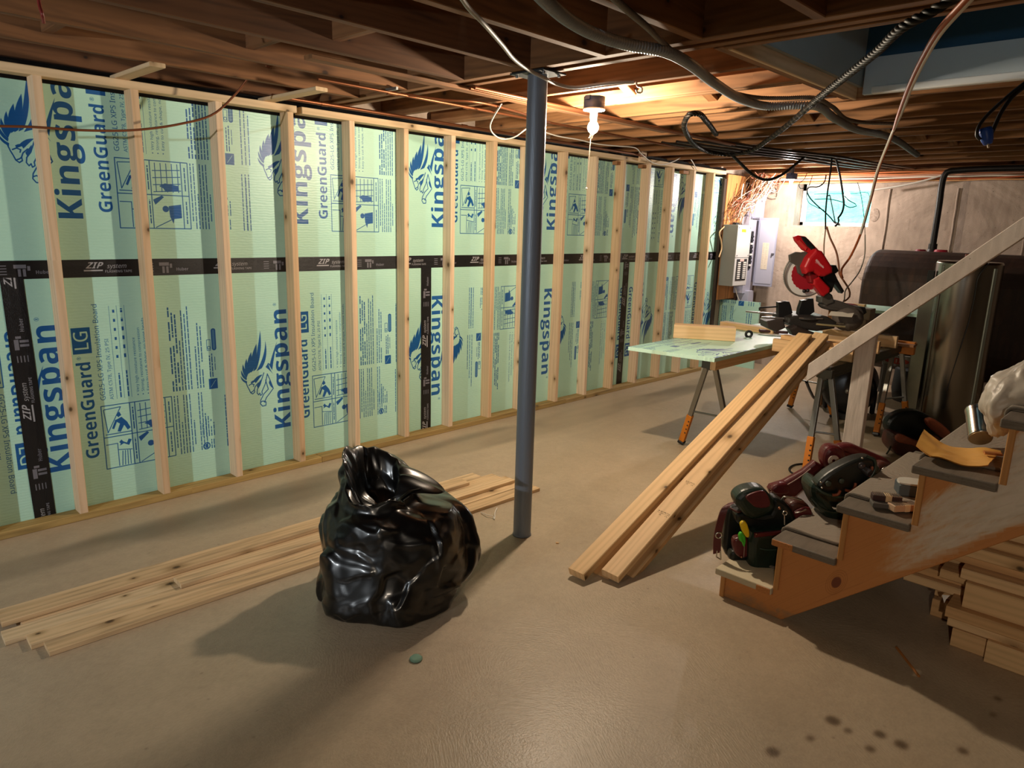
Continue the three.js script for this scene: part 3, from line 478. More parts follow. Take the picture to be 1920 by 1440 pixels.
conduit('flexible_conduit', 'thin dark corrugated conduit crossing over the thick one', YC(2.172)([[1140, -14], [1175, 18], [1215, 52], [1255, 92], [1290, 122], [1335, 152], [1375, 174], [1420, 183], [1470, 184], [1520, 183], [1560, 200], [1590, 224], [1625, 230], [1680, 232]]), 0.011, steelDark, 0.009);
function twisted(name, label, pts, r, strands, turn, mats, cat = 'cable') { // strands laid round one another
  const c = curve(pts), L = c.getLength(), n = Math.ceil(L / 0.012), fr = c.computeFrenetFrames(n, false), t = thing(name, label, cat);
  for (let s = 0; s < strands; s++) {
    const P = []; for (let i = 0; i <= n; i++) { const a = i / n * L / turn * 2 * Math.PI + s / strands * 2 * Math.PI; P.push(c.getPointAt(i / n).addScaledVector(fr.normals[i], Math.cos(a) * r * 0.75).addScaledVector(fr.binormals[i], Math.sin(a) * r * 0.75)); }
    mesh('strand', tube(P, r * 0.8, n, 7), mats[s % mats.length], t);
  }
  return t;
}
const blackShiny = new THREE.MeshPhysicalMaterial({ color: '#0d0b09', roughness: 0.5, specularIntensity: 0.35 }), blackBrown = new THREE.MeshPhysicalMaterial({ color: '#221b14', roughness: 0.5, specularIntensity: 0.5 });
twisted('twisted_cable', 'long black twisted cable sweeping down from the ceiling into a loop', YC(2.12)([[1800, -12, 0.03], [1750, 20, 0.01], [1700, 46], [1645, 96], [1590, 140], [1530, 188], [1480, 232], [1440, 262], [1405, 283, -0.01], [1370, 290, -0.02], [1335, 286, -0.02], [1305, 273, -0.02], [1287, 250, -0.01], [1284, 228], [1294, 214, 0.02], [1308, 213, 0.03], [1325, 228, 0.03], [1343, 252, 0.03]]), 0.0105, 3, 0.10, [blackShiny, blackShiny, blackBrown]);
cable('black_cable', 'black cable hanging in a wide curve before the electric panel', [atD(1372, 290, 5.6), atD(1390, 308, 5.7), atD(1412, 328, 5.8), atD(1436, 337, 5.9), atD(1462, 330, 6.0), atD(1492, 308, 6.1), atD(1522, 281, 6.2)], 0.012, rubber);
// dangling bundles before the window
const D0 = 6.15, dang = (pts, D = D0) => pts.map(([x, y]) => atD(x, y, D));
const danglers = [
  ['thickest of the black cables dangling before the window', [[1568, 300], [1575, 330], [1580, 362], [1582, 385], [1578, 400], [1571, 410], [1573, 416], [1566, 424]], 0.009],
  ['black cable hanging straight before the window, left of the thickest one', [[1560, 296], [1556, 330], [1551, 365], [1548, 400], [1548, 430]], 0.0075],
  ['black wire looped out to the left of the dangling cables', [[1549, 328], [1546, 341], [1535, 350], [1517, 351], [1513, 357], [1518, 370], [1533, 386], [1547, 398], [1558, 409], [1565, 418]], 0.0055],
  ['thin black wire crossing the upper part of the window', [[1527, 374], [1545, 373], [1560, 374], [1580, 379]], 0.0035],
  ['thin black wire kinked out to the right before the window glass', [[1583, 367], [1592, 376], [1607, 385], [1592, 389], [1583, 383]], 0.004],
  ['thin wire dropping on the left side of the window', [[1523, 330], [1517, 348], [1514, 352], [1515, 378], [1530, 388], [1545, 394]], 0.003],
  ['long thin wire crossing high over the window from side to side', [[1527, 364], [1560, 363], [1600, 363], [1628, 362], [1630, 380]], 0.0025],
  ['thin wire falling over the right part of the window', [[1608, 342], [1614, 364], [1618, 390], [1621, 420], [1622, 440]], 0.003],
  ['thin wire curling above the upper left corner of the window', [[1513, 325], [1508, 336], [1498, 345], [1500, 353], [1512, 352]], 0.003],
];
for (const [l, p, r] of danglers) cable('dangling_cable', l, dang(p), r, rubber, 'cable', 'cables dangling before the window');
cable('tan_cord', 'thin tan cord hanging straight down onto the saw table', dang([[1548, 430], [1545, 460], [1546, 500], [1549, 540], [1553, 565], [1555, 582]], 5.6), 0.0055, std('#a7917a', 0.6), 'cord');
cable('brown_cord', 'brown cord curving down to the right behind the saw arm', dang([[1550, 425], [1556, 445], [1568, 472], [1573, 500], [1574, 514], [1583, 528], [1593, 546], [1592, 558], [1582, 565]], 5.6), 0.0075, std('#8f5a3e', 0.55), 'cord');
{
  const pts = YC(2.14)([[1832, -14, 0.03], [1800, 20, 0.01], [1768, 56], [1738, 104], [1712, 156], [1690, 212]]).concat([[1668, 262, 4.3], [1646, 318, 4.6], [1632, 372, 4.9], [1614, 438, 5.2], [1594, 482, 5.4], [1577, 508, 5.5], [1580, 522, 5.5]].map(([x, y, d]) => atD(x, y, d)));
  const t = thing('hanging_cable', 'pair of cords, white and orange, hanging from the ceiling to the saw', 'cord');
  mesh('white_cord', tube(pts.slice(0, 10), 0.0085, 90), whiteCord, t);
  mesh('orange_cord', tube(pts.map((p, i) => p.clone().addScaledVector(RIGHT, i < 6 ? -0.012 : i < 9 ? 0.004 : 0)), 0.0085, 110), orangeCord, t);
}
cable('grey_cord', 'slim grey cord looping from the wall down to the saw stand', dang([[1622, 440], [1621, 480], [1612, 508], [1598, 528], [1585, 545], [1583, 562], [1574, 576], [1562, 588]], 5.55), 0.005, std('#9c9488', 0.5), 'cord');
cable('white_cable', 'white cable stapled low over the far wall to the right of the window', [onZ(1640, 356, -7.9), onZ(1690, 348, -7.9), onZ(1735, 338, -7.9), onZ(1762, 330, -7.9), onZ(1790, 322, -7.9)], 0.010, whiteCord);
{
  const NEAR = (l) => l.map(([x, y]) => atD(x, y, 2.2));
  const t = thing('wire_connector', 'blue twist connector on black wires hanging at the right edge', 'connector');
  mesh('wire', tube(NEAR([[1945, 138], [1900, 172], [1868, 200], [1846, 222], [1834, 240], [1832, 254], [1838, 262]]), 0.0055, 40), rubber, t);
  mesh('wire', tube(NEAR([[1948, 148], [1905, 175], [1880, 206], [1868, 230], [1860, 248]]), 0.0065, 40), rubber, t);
  const p = atD(1850, 256, 2.2);
  mesh('cap', lathe([[0, 0.026], [0.017, 0.026], [0.020, 0.014], [0.017, -0.010], [0.012, -0.024], [0, -0.026]], 12).rotateZ(0.3).translate(p.x, p.y, p.z), std('#1d4aa8', 0.4), t);
  mesh('wire_tail', bar(p, p.clone().add(V3(0.012, -0.035, 0.01)), 0.003, 6), std('#c9b49a', 0.5), t);
}
for (const [i, x] of [[0, 1.05], [1, 1.18], [2, 1.32], [3, 1.44]]) cable('ceiling_cable', ['black cable nearest the framed wall, clipped along under the far joists', 'second black cable from the framed wall, clipped under the far joists', 'third black cable from the framed wall, clipped under the far joists', 'outermost black cable clipped under the far joists before the window'][i], [[x - 0.35, 2.183, -4.9], [x - 0.2, 2.176, -5.6], [x, 2.18, -6.4], [x + 0.12, 2.174, -7.1], [x + 0.22, 2.183, -7.9]], 0.010, std('#2a2522', 0.3), 'cable', 'cables under the far joists');
{ // bundle of orange and white house cables along the sill
  const cols = ['#c9713f', '#d8895a', '#cf9e84', '#e6dccb', '#b4582e', '#d9a06a'];
  for (let k = 0; k < 6; k++) { const y = 2.165 - 0.018 * k, P = []; for (let x = 0.05; x <= 3.2; x += 0.25) P.push(V3(x, y + 0.012 * noise.noise(x * 2.3, k * 3.1, 4) - 0.01, -7.93 + 0.05 * noise.noise(x * 1.7, k, 9))); cable('house_cable', ['topmost', 'second', 'third', 'fourth', 'fifth', 'lowest'][k] + ' of the orange and white cables strung along the sill above the window', P, 0.008, std(cols[k], 0.5), 'cable', 'cables along the far sill'); }
}
// ---------------------------------------------------------------- electric panels by the far corner
tag(mesh('plywood_backing', timber(1.36, 0.019, 0.40).rotateZ(Math.PI / 2).translate(-0.035, 1.455, -7.56), M.ply), 'orange plywood sheet fixed behind the near breaker panel', 'plywood');
tag(mesh('backing_board', timber(2.05, 0.05, 0.16).rotateZ(Math.PI / 2).translate(-0.04, 1.04, -7.86), std('#5b4133', 0.8, { map: WOOD_OLD })), 'dark upright board between the plywood and the far concrete wall', 'board');
tag(mesh('corner_trim', timber(2.05, 0.03, 0.05).rotateZ(Math.PI / 2).translate(-0.05, 1.06, -7.335), std('#3a2a1d', 0.8)), 'narrow dark upright strip at the end of the insulated wall', 'board');
{ // rest of the green board, standing in the corner
  const g = box(0.64, 0.76, 0.025, 0.02, 0.38, -7.68); g.rotateX(-0.0); const u = g.attributes.uv; for (let i = 0; i < u.count; i++) u.setXY(i, 0.62 + u.getX(i) * 0.4, u.getY(i) * 0.5);
  tag(mesh('foam_offcut', g, foamMat), 'low green foam offcut standing in the far corner under the breaker panel', 'foam board');
}
{
  const x0 = -0.02, x1 = 0.145, y0 = 0.94, y1 = 1.604, z0 = -7.345, z1 = -7.665, t = thing('breaker_panel', 'grey breaker panel with a yellow label and a column of breakers', 'electric panel', [0, 0, 0]);
  const side = std('#8f8b85', 0.5), front = std('#cfcdc9', 0.45), black = std('#1e1e20', 0.5), whiteT = std('#e8e4dc', 0.5);
  mesh('enclosure', rbox(x1 - x0, y1 - y0, z0 - z1, 0.004, (x0 + x1) / 2, (y0 + y1) / 2, (z0 + z1) / 2), side, t);
  mesh('cover', rbox(0.010, 0.35, z0 - z1 - 0.004, 0.003, x1 + 0.005, y1 - 0.178, (z0 + z1) / 2), front, t);
  mesh('cover', rbox(0.008, 0.30, z0 - z1 - 0.004, 0.003, x1 + 0.004, y0 + 0.155, (z0 + z1) / 2), front, t);
  mesh('breaker_field', box(0.012, 0.235, 0.235, x1 + 0.006, y0 + 0.178, (z0 + z1) / 2 + 0.0), black, t);
  for (let i = 0; i < 9; i++) for (const s of [-1, 1]) mesh('breaker', rbox(0.012, 0.0135, 0.062, 0.002, x1 + 0.013, y0 + 0.085 + i * 0.0215, (z0 + z1) / 2 + s * 0.062), whiteT, t);
  for (let i = 0; i < 9; i++) mesh('breaker_toggle', rbox(0.02, 0.009, 0.02, 0.002, x1 + 0.014, y0 + 0.085 + i * 0.0215, (z0 + z1) / 2), std('#3a3a3c', 0.5), t);
  mesh('rating_label', box(0.002, 0.03, 0.09, x1 + 0.013, y0 + 0.285, (z0 + z1) / 2), std('#d8b9b0', 0.6), t);
  mesh('warning_label', box(0.002, 0.032, 0.10, x1 + 0.011, y1 - 0.062, (z0 + z1) / 2 + 0.02), std('#e6d21e', 0.5), t);
  mesh('paper_label', box(0.002, 0.035, 0.10, x1 + 0.011, y1 - 0.098, (z0 + z1) / 2 + 0.02), std('#f4f2ee', 0.6), t);
  for (const [y, z] of [[y1 - 0.03, z0 - 0.03], [y1 - 0.03, z1 + 0.03], [y1 - 0.33, z0 - 0.03], [y1 - 0.33, z1 + 0.03]]) mesh('screw', cyl(0.006, 0.006, 0.006, 8).rotateZ(Math.PI / 2).translate(x1 + 0.012, y, z), std('#77756f', 0.4, { metalness: 0.8 }), t);
  mesh('connector_block', rbox(0.05, 0.025, 0.14, 0.004, 0.06, y1 + 0.012, -7.50), black, t);
}
{
  const t = thing('breaker_panel', 'lavender grey breaker panel with its door swung open beside the first', 'electric panel'), lav = std('#b3b4c6', 0.45), lav2 = std('#9fa1b5', 0.45), black = std('#232326', 0.5);
  const zc = -7.83;
  mesh('enclosure', rbox(0.115, 0.86, 0.24, 0.004, 0.04, 1.27, zc), lav, t);
  mesh('breaker_column', box(0.02, 0.42, 0.06, 0.10, 1.33, zc + 0.04), black, t);
  for (let i = 0; i < 9; i++) mesh('breaker', rbox(0.016, 0.02, 0.05, 0.002, 0.113, 1.16 + i * 0.04, zc + 0.04), i % 3 ? black : std('#e9e7e2', 0.5), t);
  const d = mesh('door', rbox(0.225, 0.76, 0.016, 0.003, 0.255, 1.31, zc - 0.03), lav2, t);
  mesh('door_panel', rbox(0.19, 0.70, 0.006, 0.002, 0.258, 1.31, zc - 0.021), lav, d);
  mesh('directory_card', box(0.075, 0.295, 0.002, 0.255, 1.27, zc - 0.017), std('#ffffff', 0.8, { map: canvasTex(128, 512, (g, w, h) => { g.fillStyle = '#dcd0bd'; g.fillRect(0, 0, w, h); g.fillStyle = '#b3a48e'; for (let i = 0; i < 26; i++) for (const x of [8, 68]) if (rnd() > 0.2) g.fillRect(x, 14 + i * 19, rr(14, 48), 4); }) }), d);
  mesh('latch', merge([rbox(0.03, 0.012, 0.02, 0.003, 0.345, 1.30, zc - 0.015), box(0.012, 0.03, 0.012, 0.335, 1.285, zc - 0.013)]), std('#6d6d78', 0.4, { metalness: 0.7 }), d);
  mesh('trim_strip', merge([box(0.02, 0.02, 0.2, 0.11, 1.69, zc), rbox(0.02, 0.7, 0.02, 0.003, 0.112, 1.32, zc - 0.09)]), std('#8a8ba0', 0.45), t);
  tag(mesh('wire_trough', rbox(0.13, 0.27, 0.20, 0.004, 0.06, 1.825, -7.90), lav), 'lavender metal wire trough above the open panel door', 'wire trough');
  tag(mesh('junction_box', rbox(0.13, 0.16, 0.14, 0.004, 0.075, 0.79, -7.84), lav), 'small lavender junction box hanging under the open panel', 'junction box');
}
{ // the tangle of house wires over the panels: more than anyone could count
  const bits = [[], [], []], top = () => V3(rr(-0.02, 0.42), rr(2.03, 2.17), rr(-7.97, -7.6));
  for (let k = 0; k < 74; k++) {
    const a = top(), b = k % 2 ? V3(rr(-0.01, 0.12), rr(1.6, 1.85), rr(-7.72, -7.40)) : V3(rr(0.02, 0.3), rr(1.93, 2.1), rr(-7.98, -7.7)), m = a.clone().lerp(b, 0.5).add(V3(rr(-0.05, 0.10), rr(-0.12, 0.08), rr(0, 0.08)));
    const m2 = b.clone().lerp(a, 0.25).add(V3(rr(-0.06, 0.08), rr(-0.05, 0.08), rr(0, 0.08)));
    bits[k % 3].push(tube([a, m, m2, b], rr(0.0025, 0.005), 18, 5));
  }
  const g = new THREE.Group(); g.name = 'wire_tangle'; scene.add(g); g.userData = { kind: 'stuff', label: 'dense tangle of white, pink and tan house wires above the electric panels', category: 'wires' };
  [['white_wires', '#d9cfc0'], ['pink_wires', '#b9745f'], ['tan_wires', '#a67e55']].forEach(([n, c], i) => mesh(n, merge(bits[i]), std(c, 0.55), g));
}
const dw = (l, pts, r, c = '#7a4a2c') => cable('panel_wire', l, pts, r, std(c, 0.5), 'wire');
dw('thin brown wire looping across the plywood over the near panel', [onX(1402, 372, 0.03), onX(1380, 388, 0.04), onX(1366, 398, 0.05), onX(1364, 405, 0.05), onX(1378, 406, 0.05), onX(1395, 399, 0.04), onX(1403, 388, 0.03)], 0.003);
dw('thin brown wire slanting down the left half of the plywood', [onX(1398, 352, 0.02), onX(1378, 376, 0.0), onX(1356, 412, -0.01), onX(1352, 440, -0.02)], 0.003);
dw('thin brown wire dropping straight into the top of the near panel', [onX(1376, 360, 0.03), onX(1375, 385, 0.04), onX(1374, 419, 0.05)], 0.003);
dw('white cable entering the near panel at its right corner', [onX(1394, 345, 0.06), onX(1390, 368, 0.06), onX(1394, 395, 0.06), onX(1392, 420, 0.07)], 0.007, '#eee6da');
dw('white cable bowed beside the lavender trough', [onX(1404, 370, 0.06), onX(1406, 385, 0.08), onX(1411, 405, 0.10), onX(1406, 420, 0.10)], 0.006, '#d9d2c6');
dw('tan cable drooping in a loop on the bare concrete right of the trough', [onZ(1443, 355, -7.9), onZ(1452, 345, -7.95), onZ(1459, 362, -7.98), onZ(1456, 371, -7.98), onZ(1447, 370, -7.96), onZ(1440, 364, -7.94)], 0.005, '#c9ab8d');
for (let i = 0; i < 4; i++) dw(['leftmost', 'second', 'third', 'rightmost'][i] + ' of the white cables bending into the top of the trough', [onZ(1420 + i * 5, 376, -7.85), onZ(1424 + i * 5, 364, -7.86), onZ(1434 + i * 4, 352, -7.9), onZ(1446 + i * 3, 338 - i, -7.93)], 0.006, '#ece3d6');
dw('loose tan cable end hanging beside the left edge of the near panel', [onX(1358, 425, 0.0), onX(1349, 436, 0.0), onX(1352, 452, 0.0), onX(1353, 466, 0.0), onX(1348, 482, 0.01)], 0.007, '#c9a578');
dw('white cable end poking out under the near panel', [onX(1379, 540, 0.08), onX(1382, 553, 0.09), onX(1386, 564, 0.1)], 0.006, '#d9d2c8');

// ---------------------------------------------------------------- oil tank, stainless tank and dark things behind the stairs
{
  const t = thing('oil_tank', 'large rusty dark oil tank lying along the far wall under a black pipe', 'tank', [2.42, 0, -7.42]), L = 0.86, r = 0.335;
  const rust = canvasTex(512, 512, (g, w, h) => { g.fillStyle = '#5a4d49'; g.fillRect(0, 0, w, h); g.globalAlpha = 0.16; for (let i = 0; i < 420; i++) { g.fillStyle = ['#8a6a58', '#3b3433', '#6d5a52', '#94735f'][i % 4]; g.beginPath(); g.ellipse(rnd() * w, rnd() * h, rr(5, 50), rr(3, 18), 0, 0, 7); g.fill(); } });
  const prof = []; for (let i = 0; i <= 16; i++) { const a = Math.PI * i / 16; prof.push([Math.cos(a) * r, 1.07 + Math.sin(a) * r]); } for (let i = 0; i <= 16; i++) { const a = Math.PI + Math.PI * i / 16; prof.push([Math.cos(a) * r, 0.62 + Math.sin(a) * r]); }
  const s = new THREE.Shape(prof.map(([x, y]) => new THREE.Vector2(x, y)));
  mesh('shell', new THREE.ExtrudeGeometry(s, { depth: 2 * L - 0.1, bevelEnabled: true, bevelSize: 0.05, bevelOffset: -0.05, bevelThickness: 0.05, bevelSegments: 5, curveSegments: 24 }).translate(0, 0, -L + 0.05).rotateY(Math.PI / 2), std('#a58f80', 0.6, { map: rust, metalness: 0.15, bumpMap: grit, bumpScale: 0.001 }), t);
  for (const [x, z] of [[-0.7, 0.2], [-0.7, -0.2], [0.7, 0.2], [0.7, -0.2]]) mesh('leg', bar([x, 0, z], [x, 0.36, z], 0.025, 10), std('#3b3533', 0.6), t);
  const f = onZ(1748, 468, -7.5);
  mesh('bung', cyl(0.035, 0.045, 0.03, 16, f.x - 2.42, 1.417, -0.08), std('#2a2626', 0.5), t); mesh('gauge_cap', cyl(0.05, 0.06, 0.025, 20, f.x - 2.42 + 0.08, 1.412, -0.05), std('#b02a3c', 0.5), t); mesh('gauge_cap', cyl(0.04, 0.05, 0.02, 20, f.x - 2.42 - 0.1, 1.41, -0.1), std('#8d2a38', 0.5), t);
  tag(mesh('vent_pipe', merge([tube([V3(f.x, 1.42, -7.5), V3(f.x, 1.8, -7.5), V3(f.x, 2.06, -7.5), V3(f.x + 0.02, 2.11, -7.5), V3(f.x + 0.1, 2.125, -7.52), V3(f.x + 1.2, 2.14, -7.7)], 0.027, 60, 14), cyl(0.037, 0.037, 0.05, 16, f.x, 1.45, -7.5)]), std('#1d1b1c', 0.45, { metalness: 0.3 })), 'black iron pipe rising from the oil tank to the ceiling', 'pipe');
}
{
  const c = onY(1838, 800, 0), t = thing('steel_tank', 'tall shiny stainless steel tank standing right of the sawhorses', 'tank', [2.56, 0, -6.42]);
  const ss = std('#9a958c', 0.24, { metalness: 1.0 }), r = 0.225;
  mesh('jacket', lathe([[0, 0.02], [r, 0.02], [r, 1.34], [r - 0.01, 1.36], [0, 1.37]], 56), ss, t);
  mesh('side_cover', rbox(0.16, 1.12, 0.05, 0.012, -0.16, 0.58, 0.165).rotateY(-0.35), std('#8c877f', 0.3, { metalness: 0.9 }), t);
  mesh('seam', rbox(0.02, 1.3, 0.012, 0.003, -0.02, 0.68, r).rotateY(-0.55), ss, t);
  mesh('seam', rbox(0.03, 1.28, 0.012, 0.003, 0, 0.68, r).rotateY(1.05), std('#a9b3a8', 0.4, { metalness: 0.5 }), t);
  mesh('slot_cover', rbox(0.05, 0.16, 0.02, 0.003, -0.17, 1.2, 0.185).rotateY(-0.35), std('#121212', 0.6), t);
  mesh('fitting', merge([cyl(0.03, 0.03, 0.05, 14, 0.0, 1.39, 0.05), cyl(0.018, 0.018, 0.1, 12, 0.07, 1.42, 0.02)]), std('#7c3b25', 0.5, { metalness: 0.5 }), t);
  const W = (x, y) => { const p = atD(x, y, 5.2).sub(t.position); const a = Math.atan2(p.x, p.z); return V3(Math.sin(a) * (r + 0.012), p.y, Math.cos(a) * (r + 0.012)); };
  mesh('cord', tube([[1858, 494], [1840, 520], [1835, 560], [1826, 610], [1808, 660], [1788, 705], [1768, 748]].map(([x, y]) => W(x, y)), 0.003, 50, 6), rubber, t);
}
{
  const t = thing('mixer_frame', 'low grey metal frame with an orange red oval badge, half hidden in the dark', 'machine', [2.2, 0, -6.76]);
  const grey = std('#8d8a86', 0.5), dark = std('#19191a', 0.7);
  const badge = canvasTex(512, 128, (g, w, h) => { g.fillStyle = '#a19d97'; g.fillRect(0, 0, w, h); g.fillStyle = '#b5432c'; g.beginPath(); g.ellipse(130, 64, 122, 46, 0, 0, 7); g.fill(); g.fillStyle = '#d9b3a5'; for (let i = 0; i < 5; i++) g.fillRect(52 + i * 34, 34, 14, 58); g.fillStyle = '#1f1c1b'; g.font = 'bold 56px sans-serif'; g.fillText('MIXER', 275, 92); });
  mesh('rail', rbox(0.46, 0.10, 0.04, 0.006, -0.02, 0.47, 0), grey, t);
  mesh('badge', box(0.42, 0.075, 0.003, -0.03, 0.47, 0.0215), std('#ffffff', 0.5, { map: badge }), t);
  for (const x of [-0.22, 0.18]) mesh('upright', rbox(0.04, 0.46, 0.04, 0.005, x, 0.23, 0), grey, t);
  mesh('drum', lathe([[0, 0], [0.18, 0.02], [0.2, 0.12], [0.19, 0.3], [0.16, 0.32], [0, 0.3]], 32).translate(0.0, 0.08, -0.2), dark, t);
  tag(mesh('white_board', rbox(0.34, 0.08, 0.012, 0.002).rotateX(-0.6).rotateY(0.5).translate(2.26, 0.06, -6.36), std('#d6d2cc', 0.7)), 'torn white board scrap lying on the floor left of the steel tank', 'board');
}
{ // air compressor behind the newel post
  const t = thing('air_compressor', 'black air compressor with a round tank, half hidden by the white post', 'compressor', [1.84, 0, -6.35], YAW - 0.5);
  const black = std('#141416', 0.32), dull = std('#1e1e20', 0.6), r = 0.21;
  mesh('tank', lathe([[0, -0.30], [0.10, -0.295], [0.17, -0.27], [r, -0.22], [r, 0.22], [0.17, 0.27], [0.10, 0.295], [0, 0.30]], 40).rotateX(Math.PI / 2).translate(0, 0.27, 0), black, t);
  mesh('tank_boss', lathe([[0, 0], [0.022, 0], [0.02, 0.02], [0, 0.024]], 16).rotateX(Math.PI / 2).translate(0.0, 0.27, 0.295), std('#8b8782', 0.4, { metalness: 0.7 }), t);
  for (const s of [-1, 1]) mesh('wheel', lathe([[0, -0.02], [0.10, -0.02], [0.11, 0], [0.10, 0.02], [0, 0.02]], 28).rotateZ(Math.PI / 2).translate(s * 0.19, 0.11, -0.17), dull, t);
  mesh('foot', rbox(0.2, 0.08, 0.05, 0.01, 0, 0.04, 0.18), dull, t);
  mesh('motor', merge([rbox(0.24, 0.16, 0.22, 0.03, 0.02, 0.56, -0.04), cyl(0.055, 0.055, 0.16, 18).rotateX(Math.PI / 2).translate(0.04, 0.58, 0.12)]), dull, t);
  mesh('gauge', lathe([[0, 0], [0.032, 0], [0.034, 0.012], [0.028, 0.02], [0, 0.02]], 22).rotateX(Math.PI / 2).translate(-0.05, 0.50, 0.16), std('#d9b8b0', 0.4), t);
  mesh('handle', tube([V3(-0.12, 0.42, -0.2), V3(-0.14, 0.68, -0.18), V3(-0.08, 0.72, 0), V3(-0.13, 0.66, 0.18), V3(-0.13, 0.42, 0.22)], 0.013, 40, 8), dull, t);
  cable('air_hose', 'black hose curling on the floor beside the compressor', [onY(1512, 716, 0.35), onY(1520, 735, 0.2), onY(1530, 748, 0.05), onY(1545, 748, 0.015), onY(1556, 742, 0.012)], 0.012, rubber, 'hose');
}
// ---------------------------------------------------------------- sawhorses, foam table and mitre saw
const orange = std('#d07a1c', 0.5), steelLeg = std('#8f8f8a', 0.35, { metalness: 0.8 }), gun = std('#55564f', 0.45, { metalness: 0.5 }), blackPl = std('#17171a', 0.5);
function sawhorse(label, x0, z0, z1, feetNear, feetFar, yT) {
  const t = thing('sawhorse', label, 'sawhorse', [x0, 0, (z0 + z1) / 2], 0, 'sawhorses under the saw table'), L = (a) => V3(a[0] - x0, a[1], a[2] - (z0 + z1) / 2);
  mesh('beam', merge([rbox(0.065, 0.055, z0 - z1, 0.006, 0, yT - 0.028, 0), rbox(0.035, 0.03, z0 - z1 + 0.02, 0.004, 0, yT - 0.07, 0)]), gun, t);
  mesh('end_bracket', rbox(0.10, 0.06, 0.04, 0.006, 0, yT - 0.045, z0 - (z0 + z1) / 2), gun, t); mesh('end_bracket', rbox(0.20, 0.10, 0.05, 0.006, 0.02, yT - 0.02, z1 - (z0 + z1) / 2 + 0.02), orange, t);
  for (const [za, feet] of [[z0 - 0.02, feetNear], [z1 + 0.02, feetFar]]) feet.forEach((f, i) => {
    const a = L([x0 + (i ? 0.03 : -0.03), yT - 0.06, za]), b = L([f[0], 0.012, f[1]]), k = a.clone().lerp(b, 0.66), lo = a.clone().lerp(b, 0.965), l = mesh('leg', squareBar(a, k, 0.034, 0.028), steelLeg, t);
    mesh('leg_foot', squareBar(a.clone().lerp(b, 0.62), lo, 0.043, 0.036), orange, l); mesh('rubber_tip', squareBar(lo, b, 0.05, 0.044), blackPl, l);
    for (let q = 0; q < 4; q++) { const p = a.clone().lerp(b, 0.70 + q * 0.05); mesh('hole', new THREE.SphereGeometry(0.006, 8, 6).translate(p.x + 0.012, p.y, p.z + 0.018), blackPl, l); }
  });
  for (const [za, feet] of [[z0 - 0.02, feetNear], [z1 + 0.02, feetFar]]) { const m = (f, s) => L([x0 + s * 0.03, yT - 0.06, za]).lerp(L([f[0], 0, f[1]]), 0.56); mesh('spreader', bar(m(feet[0], -1), m(feet[1], 1), 0.007, 8), steelLeg, t); }
}
sawhorse('steel sawhorse with orange feet holding up the green foam sheet', 1.597, -4.29, -6.05, [[1.335, -4.463], [1.72, -4.50]], [[1.40, -6.2], [1.80, -6.15]], 0.705);
sawhorse('steel sawhorse with orange feet behind the tool pouches, carrying the saw', 2.235, -4.62, -6.12, [[2.24, -4.48], [2.44, -4.56]], [[2.245, -5.82], [2.36, -6.2]], 0.705);
{
  const a = onY(1178, 650, 0.742), b = onY(1340, 672, 0.742), dz = -1.95, n = 40, pts = []; // one broken edge, the rest straight
  for (let i = 0; i <= n; i++) { const q = a.clone().lerp(b, i / n); pts.push([q.x, -(q.z + 0.010 * noise.noise(i * 0.9, 2, 3) + 0.004 * noise.noise(i * 2.7, 5, 3))]); }
  pts.push([b.x - 0.03, -(b.z + dz)], [a.x - 0.03, -(b.z + dz)]);
  const g = slabGeo(pts, 0.025, 0.0, 1).rotateX(-Math.PI / 2).translate(0, 0.7295, 0), u = g.attributes.uv, p = g.attributes.position;
  for (let i = 0; i < p.count; i++) u.setXY(i, (p.getX(i) - 1.0) / PER + 0.62, (-p.getZ(i) - 3.7) / PER);
  tag(mesh('foam_sheet', g, [foamMat, foamPlain]), 'green foam sheet with a broken edge used as a table top', 'foam board');
}
const lum = (name, label, a, b, t, w, i, group, up) => tag(plank(name, V3(...a), V3(...b), t, w, M.lumber[i % 4], null, up), label, 'lumber', group);
lum('support_board', 'two by four running under the right edge of the green foam sheet', [1.70, 0.685, -4.14], [1.69, 0.685, -6.1], 0.060, 0.038, 1);
const cross = [[-4.93, 'near lying board crossing between the sawhorses under the leaning boards'], [-5.45, 'middle lying board crossing between the sawhorses under the saw'], [-5.85, 'far lying board crossing between the sawhorses']];
cross.forEach(([z, l], i) => lum('cross_board', l, [1.74, 0.75, z], [2.29, 0.75, z], 0.089, 0.038, i));
lum('cross_board', 'flat board end seen right of the leaning boards, under the saw', [1.93, 0.814, -5.02], [2.27, 0.814, -5.14], 0.038, 0.20, 2);
lum('cross_board', 'short block bearing the top ends of the leaning boards', [1.86, 0.833, -4.80], [2.26, 0.833, -4.75], 0.030, 0.07, 3);
